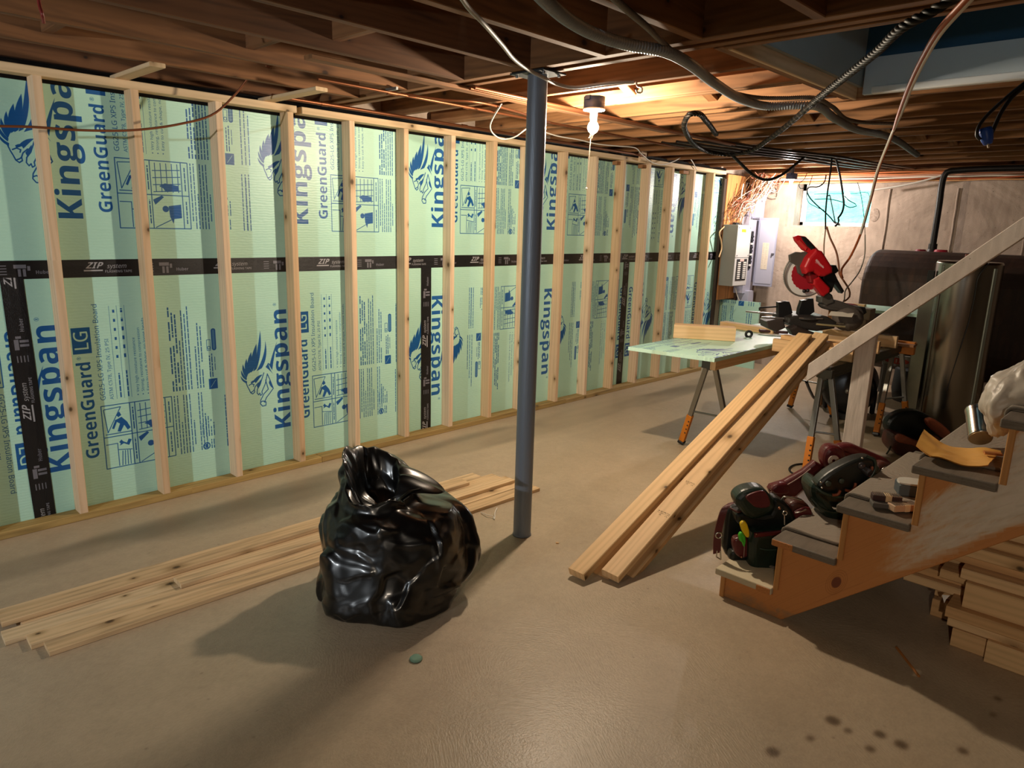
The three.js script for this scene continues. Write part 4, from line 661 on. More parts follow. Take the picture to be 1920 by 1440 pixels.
{ // block on the foam sheet: two lengths side by side with scalloped ends
  const A = onY(1262, 634, 0.742), B = onY(1378, 641, 0.742), mid = A.clone().add(B).multiplyScalar(0.5), d = B.clone().sub(A), ang = Math.atan2(-d.z, d.x);
  const t = thing('timber_block', 'thick honey coloured timber block on the green foam sheet', 'timber', [mid.x, 0.743, mid.z], ang), L = d.length();
  mesh('piece', timber(L, 0.10, 0.036).translate(0, 0.05, -0.018), M.lumber[2], t); mesh('piece', timber(L - 0.004, 0.098, 0.036).translate(0, 0.049, -0.056), M.lumber[0], t); mesh('piece', timber(L - 0.01, 0.10, 0.036).translate(0.002, 0.05, -0.094), M.lumber[1], t);
  const t2 = onY(1375, 612, 0.76);
  tag(plank('timber_offcut', onY(1356, 607, 0.765), onY(1455, 622, 0.765), 0.045, 0.09, M.lumber[0]), 'longer timber offcut behind the thick block, nearer the saw', 'timber');
  tag(mesh('tape_roll', merge([new THREE.TorusGeometry(0.022, 0.010, 8, 20).rotateY(0.7).translate(onY(1404, 627, 0.765).x, 0.767, onY(1404, 627, 0.765).z)]), blackPl), 'small black tape roll at the right end of the timber block', 'tape roll');
  const q = onY(1448, 627, 0.75);
  tag(mesh('paper_scrap', slabGeo([[-0.13, -0.03], [-0.02, -0.05], [0.12, -0.02], [0.10, 0.03], [0, 0.05], [-0.06, 0.02]], 0.002, 0).rotateX(-Math.PI / 2).rotateY(0.4).translate(q.x, 0.749, q.z), std('#f2efe8', 0.7)), 'torn white paper lying on the foam sheet near the saw', 'paper');
  tag(mesh('pencil_case', rbox(0.22, 0.022, 0.05, 0.008).rotateY(0.5).translate(q.x - 0.02, 0.766, q.z - 0.06), std('#3d1c1a', 0.5)), 'flat dark maroon case beside the torn paper', 'case');
}
{ // mitre saw, seen square on to the blade
  const o = V3(1.89, 0, -5.32), F = facing(o), g = thing('mitre_saw', 'red cordless mitre saw with a round blade, raised on the sawhorse table', 'mitre saw', [o.x, 0, o.z], YAW);
  const red = std('#b3121c', 0.38), redD = std('#7e0d15', 0.45), graphite = std('#4f4b45', 0.5), silver = std('#d5d5d3', 0.28, { metalness: 0.9 }), dark = std('#121214', 0.45);
  const poly = (pts) => pts.map(([x, y]) => F(x, y)), at = (x, y, z) => { const [a, b] = F(x, y); return V3(a, b, z); };
  const slab = (n, pts, th, z, mat, bev = 0.008, par = g, smooth = 0) => mesh(n, slabGeo(smooth ? smoothPoly(poly(pts), smooth) : poly(pts), th, bev, 3).translate(0, 0, z), mat, par);
  const bc = at(1509, 514, 0.0), px = F(1509, 514)[0] - F(1508, 514)[0], R = 41 * px;
  // blade: steel rim with teeth, red painted centre
  const teeth = []; for (let i = 0; i < 60; i++) { const a = i / 60 * 2 * Math.PI; teeth.push([bc.x + Math.cos(a) * R, bc.y + Math.sin(a) * R], [bc.x + Math.cos(a + 0.07) * R * 0.972, bc.y + Math.sin(a + 0.07) * R * 0.972]); }
  const blade = mesh('blade', slabGeo(teeth, 0.004, 0), std('#efede8', 0.4, { metalness: 0.1 }), g);
  mesh('blade_guard', new THREE.TorusGeometry(R * 1.0, 0.006, 8, 60, Math.PI * 1.25).rotateZ(Math.PI * 0.46).translate(bc.x, bc.y, 0.022), std('#77736d', 0.4, { metalness: 0.4 }), g);
  const disc = []; for (let i = 0; i < 48; i++) { const a = i / 48 * 2 * Math.PI, q = R * (i % 2 ? 0.74 : 0.71); disc.push([bc.x + 0.018 + Math.cos(a) * q, bc.y + Math.sin(a) * q]); } mesh('blade_face', slabGeo(disc, 0.003, 0).translate(0, 0, 0.004), std('#a01a28', 0.45), blade);
  slab('upper_guard', [[1477, 478], [1490, 472], [1512, 474], [1513, 482], [1502, 490], [1500, 500], [1507, 512], [1502, 518], [1494, 512], [1490, 497], [1478, 490]], 0.03, 0.02, graphite, 0.006);
  slab('motor_housing', [[1504, 482], [1518, 466], [1530, 470], [1549, 500], [1549, 510], [1534, 517], [1524, 516], [1514, 508], [1500, 512], [1496, 499]], 0.11, 0.065, red, 0.022);
  const brand = canvasTex(256, 128, (c, w, h) => { c.clearRect(0, 0, w, h); c.fillStyle = '#b3121c'; c.fillRect(0, 0, w, h); c.fillStyle = '#ece4e2'; c.font = 'italic bold 52px serif'; c.fillText('Milwaukee', 8, 56); c.font = '20px sans-serif'; c.fillText('12 in.', 40, 88); c.fillRect(40, 62, 150, 4); });
  const lb = at(1522, 494, 0.1225); mesh('brand_label', new THREE.PlaneGeometry(0.088, 0.044).rotateZ(-0.72).translate(lb.x, lb.y, 0.1215), std('#ffffff', 0.4, { map: brand }), g);
  // D handle
  slab('handle', [[1484, 444], [1492, 441], [1505, 443], [1512, 449], [1530, 468], [1541, 484], [1547, 498], [1538, 494], [1524, 474], [1512, 474], [1500, 468], [1487, 452]], 0.045, 0.03, red, 0.012);
  slab('handle_grip', [[1496, 443], [1506, 444], [1512, 451], [1523, 464], [1518, 470], [1508, 462], [1499, 450]], 0.03, 0.044, dark, 0.008);
  slab('handle_highlight', [[1489, 452], [1494, 450], [1508, 464], [1505, 469]], 0.012, 0.054, std('#c83a36', 0.35), 0.004);
  slab('battery_cover', [[1516, 522], [1527, 517], [1547, 538], [1546, 546], [1535, 554], [1531, 552], [1516, 532]], 0.09, 0.05, red, 0.016);
  slab('gear_neck', [[1507, 508], [1524, 514], [1530, 524], [1519, 532], [1511, 528]], 0.08, 0.045, redD, 0.012);
  // arm, rails, hinge
  mesh('slide_rail', bar(at(1534, 517, 0.03), at(1552, 507, 0.03), 0.012, 16), silver, g); mesh('slide_rail', bar(at(1530, 522, -0.03), at(1552, 511, -0.03), 0.012, 16), silver, g);
  slab('pivot_arm', [[1545, 505], [1551, 497], [1565, 497], [1570, 508], [1563, 513], [1568, 524], [1580, 545], [1576, 550], [1562, 532], [1557, 546], [1548, 552], [1544, 535], [1538, 522]], 0.09, -0.01, dark, 0.012);
  slab('hinge', [[1534, 556], [1548, 546], [1556, 552], [1560, 566], [1545, 572], [1534, 566]], 0.1, 0, graphite, 0.012);
  mesh('lock_knob', merge([new THREE.SphereGeometry(0.014, 14, 10).translate(...at(1505, 545, 0.03).toArray()), new THREE.SphereGeometry(0.013, 14, 10).translate(...at(1511, 544, 0.035).toArray())]), dark, g);
  // base, turntable, fences
  slab('base', [[1468, 592], [1480, 588], [1540, 590], [1556, 600], [1552, 612], [1520, 617], [1482, 612], [1466, 602]], 0.34, -0.05, std('#2a2725', 0.5), 0.014);
  const tt = at(1505, 596, 0.06); mesh('turntable', lathe([[0, 0], [0.135, 0], [0.14, 0.012], [0.135, 0.022], [0, 0.024]], 40).translate(tt.x, tt.y - 0.005, 0.0), std('#3a3735', 0.45), g);
  mesh('table_lip', rbox(0.17, 0.008, 0.02, 0.003, tt.x + 0.01, tt.y + 0.012, 0.12), std('#6e6259', 0.4), g);
  slab('fence', [[1457, 566], [1464, 566], [1469, 564], [1478, 565], [1481, 572], [1484, 586], [1476, 594], [1457, 596]], 0.05, 0.0, dark, 0.004); slab('fence', [[1494, 590], [1496, 578], [1501, 563], [1510, 562], [1514, 559], [1523, 559], [1525, 584], [1516, 590]], 0.05, 0.0, dark, 0.004);
  mesh('extension_rail', bar(at(1400, 585, -0.02), at(1460, 590, -0.02), 0.007, 12), silver, g); mesh('extension_rail', bar(at(1424, 594, 0.04), at(1466, 596, 0.04), 0.008, 12), silver, g);
  mesh('extension_rail', bar(at(1514, 602, 0.16), at(1566, 607, 0.16), 0.007, 12), std('#e8dcae', 0.25, { metalness: 0.7 }), g); mesh('extension_rail', bar(at(1518, 599, 0.10), at(1570, 603, 0.10), 0.006, 12), silver, g);
  mesh('side_bracket', merge([bar(at(1424, 582, 0), at(1424, 577, 0), 0.006, 8), bar(at(1424, 577, 0), at(1458, 575, 0), 0.006, 8)]), dark, g);
  slab('side_wing', [[1430, 600], [1462, 596], [1466, 612], [1448, 620], [1432, 612]], 0.16, 0.0, std('#38302c', 0.5), 0.01);
  slab('mitre_handle', [[1462, 610], [1476, 604], [1496, 612], [1512, 618], [1498, 624], [1470, 622]], 0.10, 0.14, std('#2c2421', 0.5), 0.016);
  // dust bag
  const db = mesh('dust_bag', (() => { const q = new THREE.SphereGeometry(1, 40, 28), p = q.attributes.position; for (let i = 0; i < p.count; i++) { const v = V3(p.getX(i), p.getY(i), p.getZ(i)), n = 1 + 0.07 * noise.noise(v.x * 3, v.y * 3, v.z * 3) + 0.04 * noise.noise(v.x * 7, v.y * 9, v.z * 7); p.setXYZ(i, v.x * 0.105 * n, v.y * 0.088 * n, v.z * 0.11 * n); } q.computeVertexNormals(); return q.translate(...at(1587, 597, 0.02).toArray()); })(), std('#5b524a', 0.8), g);
  slab('bag_top', [[1540, 572], [1560, 562], [1590, 570], [1612, 578], [1616, 588], [1602, 592], [1575, 584], [1548, 580]], 0.12, -0.02, std('#4a433d', 0.8), 0.016, db, 4); slab('bag_clip', [[1604, 574], [1622, 576], [1625, 586], [1606, 600], [1598, 612], [1594, 604], [1602, 590]], 0.1, -0.04, dark, 0.01, db);
  const tagp = at(1561, 583, 0.16);
  tag(mesh('paper_manual', slabGeo([[-0.10, -0.025], [0.06, -0.045], [0.10, 0.02], [0.05, 0.01], [0.02, 0.03], [-0.06, 0.035]], 0.002, 0).rotateX(-1.2).rotateY(YAW).translate(...g.localToWorld(at(1560, 584, 0.15)).toArray()), std('#e9e2d2', 0.7)), 'cream paper folded on the saw base before the dust bag', 'paper');
}
{ // second bench behind the saw, with a foam piece and a stick on it
  const a = onZ(1588, 567, -6.85), b = onZ(1760, 563, -6.85);
  const t = thing('foam_sheet', 'pale foam sheet on a stand behind the saw, cut off by the white handrail', 'foam board', [0, 0, 0]);
  mesh('sheet', box(0.78, 0.025, 0.46, 1.90, a.y - 0.012, -6.60), foamPlain, t); for (const x of [1.54, 2.25]) mesh('leg', rbox(0.04, a.y - 0.03, 0.04, 0.004, x, (a.y - 0.026) / 2, -6.52), M.joistwarm[0], t);
  tag(plank('wood_stick', onZ(1562, 556, -6.58).setY(a.y + 0.011), onZ(1625, 556, -6.58).setY(a.y + 0.011), 0.02, 0.05, M.lumber[1]), 'flat wooden stick lying on the pale foam sheet behind the saw', 'stick');
  tag(mesh('red_cloth', new THREE.SphereGeometry(0.05, 20, 12).scale(1.6, 0.35, 0.8).translate(onZ(1592, 563, -6.42).x, a.y + 0.016, -6.42), std('#7c1f26', 0.8)), 'small dark red rag on the edge of the foam sheet behind the saw', 'rag');
  const k = onZ(1628, 600, -6.3);
  tag(mesh('cardboard_box', merge([rbox(0.16, 0.16, 0.14, 0.006, 1.93, 0.80, -6.05), rbox(0.10, 0.09, 0.12, 0.006, 1.98, 0.92, -6.05)]), std('#8a7b68', 0.8)), 'worn tan box stacked behind the dust bag', 'box');
  tag(plank('bench_board', V3(1.78, 0.713, -6.02), V3(2.36, 0.713, -6.08), 0.02, 0.16, M.joistwarm[2]), 'board under the worn tan box behind the saw', 'board');
}
// boards leaning on the saw table
{
  const up = V3(0.05, 1, 0.1), gL = 'boards leaning on the saw table';
  const P = (x, y, Y) => onY(x, y, Y);
  const mk = (label, b0, b1, t0, t1, i, dy) => { // centre line between the two edges, dropped by half the thickness
    const a = b0.clone().add(b1).multiplyScalar(0.5), c = t0.clone().add(t1).multiplyScalar(0.5), d = c.clone().sub(a).normalize(), w = b1.clone().sub(b0); w.y = 0; const n = w.clone().cross(d).normalize(); if (n.y < 0) n.negate();
    a.addScaledVector(n, -0.019 + dy); c.addScaledVector(n, -0.019 + dy);
    return tag(plank('leaning_board', a, c, 0.038, 0.089, M.lumber[i], null, n), label, 'lumber', gL);
  };
  mk('upper left of the two by fours leaning on the saw table', P(1064, 1064, 0.046), P(1096, 1078, 0.046), P(1500, 623, 0.905), P(1519, 627, 0.905), 0, 0);
  mk('upper right of the two by fours leaning on the saw table, with dark stamps', P(1127, 1070, 0.046), P(1160, 1079, 0.046), P(1529, 621, 0.905), P(1553, 628, 0.905), 2, 0);
  mk('lower board leaning under the right two by four', P(1150, 1060, 0.046), P(1194, 1067, 0.046), P(1534, 625, 0.895), P(1560, 633, 0.895), 1, -0.042);
  { // ink stamps on the right board
    const st = canvasTex(256, 128, (c, w, h) => { c.clearRect(0, 0, w, h); c.fillStyle = 'rgba(40,26,16,0.85)'; c.font = 'bold 34px sans-serif'; c.fillText('S-1', 20, 36); c.strokeStyle = c.fillStyle; c.lineWidth = 5; c.beginPath(); c.arc(150, 24, 13, 0, 7); c.stroke(); for (let r = 0; r < 2; r++) for (let i = 0; i < 9; i++) c.fillRect(10 + i * 24, 56 + r * 34, rr(6, 18), rr(8, 22)); });
    const sm = std('#ffffff', 0.8, { map: st, transparent: true }), b = scene.getObjectByName('leaning_board_001');
    for (const [x, w] of [[-0.78, 0.075], [-0.52, 0.06]]) mesh('grade_stamp', new THREE.PlaneGeometry(w, w * 0.5).rotateX(-Math.PI / 2).rotateY(Math.PI / 2).translate(x, 0.0195, 0), sm, b);
  }
  mk('lower board leaning under the left two by four', P(1105, 1060, 0.046), P(1143, 1071, 0.046), P(1510, 627, 0.895), P(1530, 632, 0.895), 3, -0.042);
}
// ---------------------------------------------------------------- stairs with painted treads and carpet pieces
const SZ0 = -2.66, SZ1 = -3.62, RUN = 0.2265, RISE = 0.2145, NOSE = i => 2.588 + RUN * (i - 1), TY = i => 0.123 + RISE * (i - 1);
{
  const t = thing('staircase', 'bare wooden basement stairs with grey painted treads and carpet strips', 'stairs');
  const N = 10, prof = [[2.612, 0], [2.612, TY(1) - 0.03]];
  for (let i = 1; i <= N; i++) { prof.push([NOSE(i + 1) + 0.024, TY(i) - 0.030]); if (i < N) prof.push([NOSE(i + 1) + 0.024, TY(i + 1) - 0.030]); }
  prof.push([NOSE(N + 1) + 0.024, 1.70], [2.886, 0.0]);
  const paintTex = canvasTex(2048, 1024, (g, W, H) => { // u: x 2.5..5.0, v: y 0..2.2
    const X = (x) => (x - 2.5) / 2.5 * W, Y = (y) => H - y / 2.2 * H;
    g.fillStyle = '#b87840'; g.fillRect(0, 0, W, H);
    for (let i = 0; i < 1500; i++) { g.globalAlpha = rr(0.04, 0.14); g.strokeStyle = i % 3 ? '#7c4520' : '#d08c50'; g.lineWidth = rr(0.6, 2.4); const x = rr(2.4, 5), y = rr(-0.4, 2.2), l = rr(0.1, 0.7); g.beginPath(); g.moveTo(X(x), Y(y)); g.quadraticCurveTo(X(x + l / 2), Y(y + l * 0.47 + 0.01), X(x + l), Y(y + l * 0.93)); g.stroke(); }
    g.globalAlpha = 0.8; const kn = onZ(1568, 1092, SZ0); g.fillStyle = '#5a2716'; g.beginPath(); g.ellipse(X(kn.x), Y(kn.y), 15, 10, -0.5, 0, 7); g.fill(); g.globalAlpha = 0.3; g.lineWidth = 2; for (let r = 16; r < 40; r += 6) { g.beginPath(); g.ellipse(X(kn.x), Y(kn.y), r, r * 0.6, -0.6, 0, 7); g.stroke(); }
    // grey wear at the foot
    g.globalAlpha = 0.10; g.fillStyle = '#6d6258'; for (let i = 0; i < 120; i++) { g.beginPath(); g.ellipse(X(rr(2.6, 2.95)), Y(rr(-0.02, 0.045)), rr(4, 24), rr(2, 7), 0, 0, 7); g.fill(); }
    // old white paint, brushed thin towards the foot
    for (let i = 0; i < 9000; i++) { const s = Math.pow(rnd(), 0.8), x = 3.2 + s * 1.7 + rr(-0.03, 0.05), yc = 0.35 + (x - 3.13) * 0.95, y = yc + rr(-0.12, 0.10 + 0.5 * Math.max(0, x - 3.36)); g.globalAlpha = Math.min(0.6, 0.04 + 0.8 * (x - 3.2)); g.strokeStyle = i % 4 ? '#cdbfae' : '#b8a997'; g.lineWidth = rr(2, 9); g.beginPath(); g.moveTo(X(x), Y(y)); g.lineTo(X(x + rr(0.03, 0.10)), Y(y + rr(0.03, 0.09))); g.stroke(); }
  });
  const sm = std('#ffffff', 0.55, { map: paintTex, bumpMap: WOOD_BUMP, bumpScale: 0.0006 });
  for (const z of [SZ0 - 0.02, SZ1 + 0.02]) { const g = slabGeo(prof, 0.04, 0.0025, 1).translate(0, 0, z), u = g.attributes.uv, p = g.attributes.position; for (let i = 0; i < p.count; i++) u.setXY(i, (p.getX(i) - 2.5) / 2.5, p.getY(i) / 2.2); mesh('stringer', g, sm, t); }
  const paint = std('#8b867d', 0.6, { map: concreteTex, bumpMap: grit, bumpScale: 0.001 }), cream = std('#cbbd9f', 0.85, { bumpMap: grit, bumpScale: 0.002 }), carpet = std('#8f8578', 1, { bumpMap: grit, bumpScale: 0.006 });
  for (let i = 1; i <= N; i++) {
    const x0 = NOSE(i), x1 = NOSE(i + 1) + 0.024, y = TY(i), zc = (SZ0 + SZ1) / 2, w = SZ0 - SZ1 + 0.03;
    const tr = mesh('tread', rbox(x1 - x0, 0.030, w, 0.006, (x0 + x1) / 2, y - 0.015, zc, 3), i === 1 ? cream : paint, t);
    const rh = i === 1 ? TY(1) - 0.031 : RISE - 0.03; mesh('riser', timber(rh, 0.019, SZ0 - SZ1 - 0.004).rotateZ(Math.PI / 2).translate(x0 + 0.034, y - 0.03 - rh / 2, zc), M.stair, t);
    mesh('riser_end', timber(RISE - 0.03 - (i === 1 ? 0.09 : 0), 0.021, 0.012).rotateZ(Math.PI / 2).translate(x0 + 0.036, y - 0.03 - (RISE - 0.03 - (i === 1 ? 0.09 : 0)) / 2, SZ0 + 0.003), wood('#b98248', WOOD_CLEAN, 0.6), t);
    if (i === 2) mesh('nosing_chip', rbox(0.085, 0.026, 0.012, 0.004, x0 + 0.045, y - 0.015, SZ0 + 0.012), M.stair, tr);
    if (i === 1) mesh('nosing_chip', rbox(0.06, 0.026, 0.012, 0.004, x1 - 0.035, y - 0.016, SZ0 + 0.012), M.stair, tr);
    // carpet piece: covers the tread from a rolled edge inwards and folds over the nosing
    const ze = SZ0 - (i === 1 ? 0.165 : i < 4 ? 0.115 : 0.14), zf = SZ1 + 0.06;
    const cs = [[x0 - 0.010, y - 0.045], [x0 - 0.012, y + 0.002], [x0 - 0.004, y + 0.008], [x1 - 0.002, y + 0.008], [x1 - 0.002, y + 0.001], [x0 - 0.004, y + 0.001], [x0 - 0.004, y - 0.045]];
    const cp = mesh('carpet', slabGeo(cs, ze - zf, 0, 1).translate(0, 0, (ze + zf) / 2), carpet, tr);
    mesh('carpet_edge', tube([V3(x0 - 0.009, y - 0.04, ze), V3(x0 - 0.008, y, ze), V3(x0 + 0.004, y + 0.008, ze), V3((x0 + x1) / 2, y + 0.007, ze + 0.003), V3(x1 - 0.004, y + 0.008, ze)], 0.006, 30, 8), carpet, cp);
  }
  // handrail on the far side
  const zr = -3.64, Q = (x, y) => onZ(x, y, zr), A = Q(1518, 682), B = Q(1513, 715), C = Q(1920, 407), D = Q(1920, 446), ext = (p, q, k) => p.clone().lerp(q, k);
  const poly = [A, ext(A, C, 2.2), ext(B, D, 2.2), B].map((p) => [p.x, p.y]);
  const railPaint = std('#ffffff', 0.5, { map: concreteTex });
  mesh('handrail', slabGeo(poly, 0.038, 0.003, 2).translate(0, 0, zr - 0.004), railPaint, t);
  const pt = onZ(1627, 640, zr - 0.05);
  mesh('newel_post', rbox(0.088, pt.y + 0.04, 0.042, 0.004, pt.x - 0.003, (pt.y + 0.04) / 2, zr - 0.046), std('#ffffff', 0.5, { map: concreteTex }), t);
}
// ---------------------------------------------------------------- tool pouches and odds and ends on the stairs
const leather = canvasTex(256, 256, (g, w, h) => { g.fillStyle = '#ffffff'; g.fillRect(0, 0, w, h); g.globalAlpha = 0.16; for (let i = 0; i < 500; i++) { g.fillStyle = i % 2 ? '#9a8c88' : '#dcd3cf'; g.beginPath(); g.ellipse(rnd() * w, rnd() * h, rr(2, 14), rr(1, 6), rnd() * 3, 0, 7); g.fill(); } });
const L = { maroon: std('#5a1c20', 0.32, { map: leather, bumpMap: grit, bumpScale: 0.0008 }), green: std('#17281f', 0.36, { map: leather, bumpMap: grit, bumpScale: 0.0008 }), dark: std('#0e1512', 0.4, { map: leather }), brown: std('#4d231a', 0.42, { map: leather }), tan: std('#8e4a30', 0.45, { map: leather }), steel: std('#c9c4bb', 0.25, { metalness: 0.95 }), thread: std('#a68a80', 0.6) };
function pouchKit(o) { // builders on an upright plane through o
  const F = facing(o), g = { F };
  g.at = (x, y, z = 0) => { const [a, b] = F(x, y); return V3(a, b, z); };
  g.slab = (n, pts, th, z, mat, par, bev = 0.012, sm = 4) => mesh(n, slabGeo((sm ? smoothPoly(pts.map(([x, y]) => F(x, y)), sm) : pts.map(([x, y]) => F(x, y))), th, bev, 4).translate(0, 0, z), mat, par);
  g.tube = (n, pts, r, mat, par) => mesh(n, tube(pts.map(([x, y, z]) => g.at(x, y, z)), r, pts.length * 8, 7), mat, par); return g;
}
{
  const o = V3(2.73, TY(1) + 0.008, -2.93), k = pouchKit(o), t = thing('tool_pouch', 'dark green and maroon leather tool pouch on the lowest stair, holding yellow and green tools', 'tool pouch', o.toArray(), YAW);
  k.slab('pocket', [[1399, 985], [1440, 980], [1488, 976], [1489, 1000], [1470, 1060], [1448, 1078], [1415, 1070], [1400, 1064]], 0.13, 0.03, L.green, t, 0.03);
  k.slab('pocket_band', [[1401, 982], [1445, 978], [1489, 973], [1489, 980], [1445, 985], [1401, 990]], 0.014, 0.095, L.maroon, t, 0.004, 0);
  k.tube('seam', [[1404, 1009, 0.088], [1420, 1012, 0.098], [1452, 1011, 0.098], [1478, 1009, 0.09]], 0.0025, std('#31473b', 0.4), t);
  k.slab('back_panel', [[1372, 960], [1400, 955], [1486, 950], [1490, 990], [1470, 1052], [1410, 1066], [1366, 1048], [1364, 1000]], 0.05, -0.06, L.dark, t, 0.016);
  k.slab('upper_body', [[1378, 958], [1440, 958], [1448, 930], [1476, 945], [1487, 985], [1400, 985], [1378, 975]], 0.09, -0.01, L.dark, t, 0.02);
  k.slab('flap', [[1372, 928], [1384, 914], [1410, 907], [1426, 910], [1438, 922], [1446, 938], [1440, 952], [1406, 966], [1384, 952]], 0.11, 0.01, L.green, t, 0.03);
  k.slab('flap_patch', [[1389, 921], [1410, 911], [1424, 911], [1434, 932], [1430, 939], [1408, 940], [1397, 932]], 0.015, 0.064, L.maroon, t, 0.005);
  k.slab('side_pocket', [[1370, 1002], [1384, 998], [1398, 1002], [1398, 1030], [1384, 1036], [1372, 1028]], 0.05, 0.035, L.maroon, t, 0.012);
  k.tube('side_seam', [[1386, 999, 0.064], [1387, 1015, 0.064], [1386, 1032, 0.064]], 0.0016, L.thread, t);
  k.slab('sleeve', [[1370, 1030], [1398, 1034], [1398, 1058], [1376, 1052], [1366, 1046]], 0.06, 0.0, L.dark, t, 0.016);
  k.tube('ring', [[1368, 952, 0], [1380, 955, 0.03], [1392, 954, 0.01]], 0.005, L.brown, t);
  const b = mesh('belt_end', (() => { const c = curve([k.at(1376, 945, -0.02), k.at(1360, 952, 0), k.at(1350, 975, 0.01), k.at(1344, 1005, 0.01), k.at(1343, 1035, 0.01)]), P = [], U = [], I = []; for (let i = 0; i <= 24; i++) { const q = c.getPointAt(i / 24); for (const s of [[-0.016, 0.003], [0.016, 0.003], [0.016, -0.003], [-0.016, -0.003]]) { P.push(q.x + s[0], q.y + s[0] * 0.3, q.z + s[1]); U.push(i / 24, s[0] * 10); } if (i) for (let j = 0; j < 4; j++) { const a = (i - 1) * 4 + j, d = (i - 1) * 4 + (j + 1) % 4; I.push(a, d, a + 4, d, d + 4, a + 4); } } I.push(96, 97, 98, 96, 98, 99, 0, 2, 1, 0, 3, 2); const g = new THREE.BufferGeometry(); g.setAttribute('position', new THREE.Float32BufferAttribute(P, 3)); g.setAttribute('uv', new THREE.Float32BufferAttribute(U, 2)); g.setIndex(I); const q = g.toNonIndexed(); q.computeVertexNormals(); return q; })(), L.maroon, t);
  mesh('buckle', merge([bar(k.at(1343, 1030, 0.012), k.at(1342, 1042, 0.012), 0.003, 8), bar(k.at(1349, 1030, 0.012), k.at(1350, 1047, 0.012), 0.0035, 8), bar(k.at(1342, 1042, 0.012), k.at(1350, 1047, 0.012), 0.003, 8), new THREE.TorusGeometry(0.013, 0.004, 8, 20).translate(...k.at(1346, 1001, 0.014).toArray())]), L.steel, b);
  for (const [x, y, z, r] of [[1404, 983, 0.103, 0.004], [1382, 1032, 0.064, 0.005], [1452, 943, 0.06, 0.007]]) mesh('rivet', new THREE.SphereGeometry(r, 12, 8).translate(...k.at(x, y, z).toArray()), std('#b07a5e', 0.3, { metalness: 0.8 }), t);
  mesh('clip', merge([bar(k.at(1461, 955, 0.06), k.at(1460, 972, 0.07), 0.003, 8), new THREE.TorusGeometry(0.009, 0.003, 8, 16).translate(...k.at(1462, 952, 0.06).toArray())]), L.steel, t);
  tag(mesh('yellow_marker', slabGeo(smoothPoly([[1376, 966], [1382, 961], [1387, 964], [1393, 985], [1391, 991], [1386, 990]].map(([x, y]) => k.F(x, y)), 5), 0.02, 0.006).rotateY(YAW).translate(o.x + NV.x * 0.085, o.y, o.z + NV.z * 0.085), std('#e6c112', 0.4)), 'yellow tool handle sticking out of the green pouch', 'tool');
  tag(mesh('green_tool', slabGeo(smoothPoly([[1373, 985], [1377, 981], [1384, 988], [1385, 1000], [1382, 1007], [1379, 1000], [1374, 995]].map(([x, y]) => k.F(x, y)), 5), 0.02, 0.005).rotateY(YAW).translate(o.x + NV.x * 0.09, o.y, o.z + NV.z * 0.09), std('#43b52c', 0.4)), 'bright green tool beside the yellow one in the pouch', 'tool');
}
{
  const o = V3(2.86, TY(2) + 0.008, -3.12), k = pouchKit(o), t = thing('tool_holster', 'small maroon leather holster with a steel clip between the two green pouches', 'holster', o.toArray(), YAW);
  k.slab('body', [[1472, 938], [1486, 931], [1506, 938], [1514, 955], [1512, 968], [1490, 972], [1476, 962]], 0.08, 0.02, L.brown, t, 0.02);
  k.slab('front_pocket', [[1478, 948], [1506, 940], [1510, 958], [1504, 964], [1484, 966]], 0.02, 0.066, L.maroon, t, 0.008);
  k.tube('clip', [[1459, 928, 0.05], [1462, 923, 0.055], [1476, 924, 0.06], [1493, 929, 0.055]], 0.005, L.steel, t);
  k.tube('clip', [[1478, 948, 0.08], [1488, 945, 0.085], [1498, 942, 0.08]], 0.0035, L.steel, t);
}
{
  const o = V3(2.78, TY(2) + 0.008, -3.36), k = pouchKit(o), t = thing('belt_pad', 'long maroon padded leather belt lying up the stairs behind the pouches', 'tool belt', o.toArray(), YAW);
  k.slab('pad', [[1436, 912], [1440, 905], [1466, 897], [1500, 878], [1522, 860], [1540, 870], [1552, 878], [1520, 896], [1488, 926], [1462, 940], [1446, 936]], 0.05, 0.02, L.maroon, t, 0.018, 0);
  k.slab('pad_end', [[1436, 908], [1444, 899], [1462, 896], [1470, 904], [1468, 914], [1444, 916]], 0.04, 0.06, L.maroon, t, 0.014);
  k.tube('piping', [[1437, 916, 0.05], [1468, 902, 0.052], [1495, 885, 0.052], [1512, 872, 0.05]], 0.0026, L.thread, t);
  k.tube('piping', [[1486, 924, 0.045], [1500, 910, 0.05], [1520, 890, 0.05]], 0.0026, L.thread, t);
  k.slab('holder', [[1530, 842], [1538, 829], [1552, 826], [1566, 832], [1574, 846], [1570, 862], [1554, 874], [1540, 872], [1530, 860]], 0.09, 0.05, L.maroon, t, 0.032);
  mesh('washer', new THREE.TorusGeometry(0.016, 0.0095, 12, 28).scale(1, 1, 0.4).translate(...k.at(1546, 851, 0.098).toArray()), std('#cdb9a8', 0.4), t);
  k.slab('shoulder', [[1566, 836], [1590, 830], [1612, 838], [1640, 850], [1664, 862], [1672, 876], [1650, 888], [1620, 880], [1580, 866], [1568, 852]], 0.07, 0.0, L.maroon, t, 0.026);
  k.slab('loop_socket', [[1626, 862], [1640, 856], [1654, 864], [1656, 878], [1644, 884], [1630, 880]], 0.06, 0.06, L.brown, t, 0.016);
  mesh('ring', new THREE.TorusGeometry(0.026, 0.0035, 10, 30).translate(...k.at(1643, 873, 0.095).toArray()), L.steel, t);
}
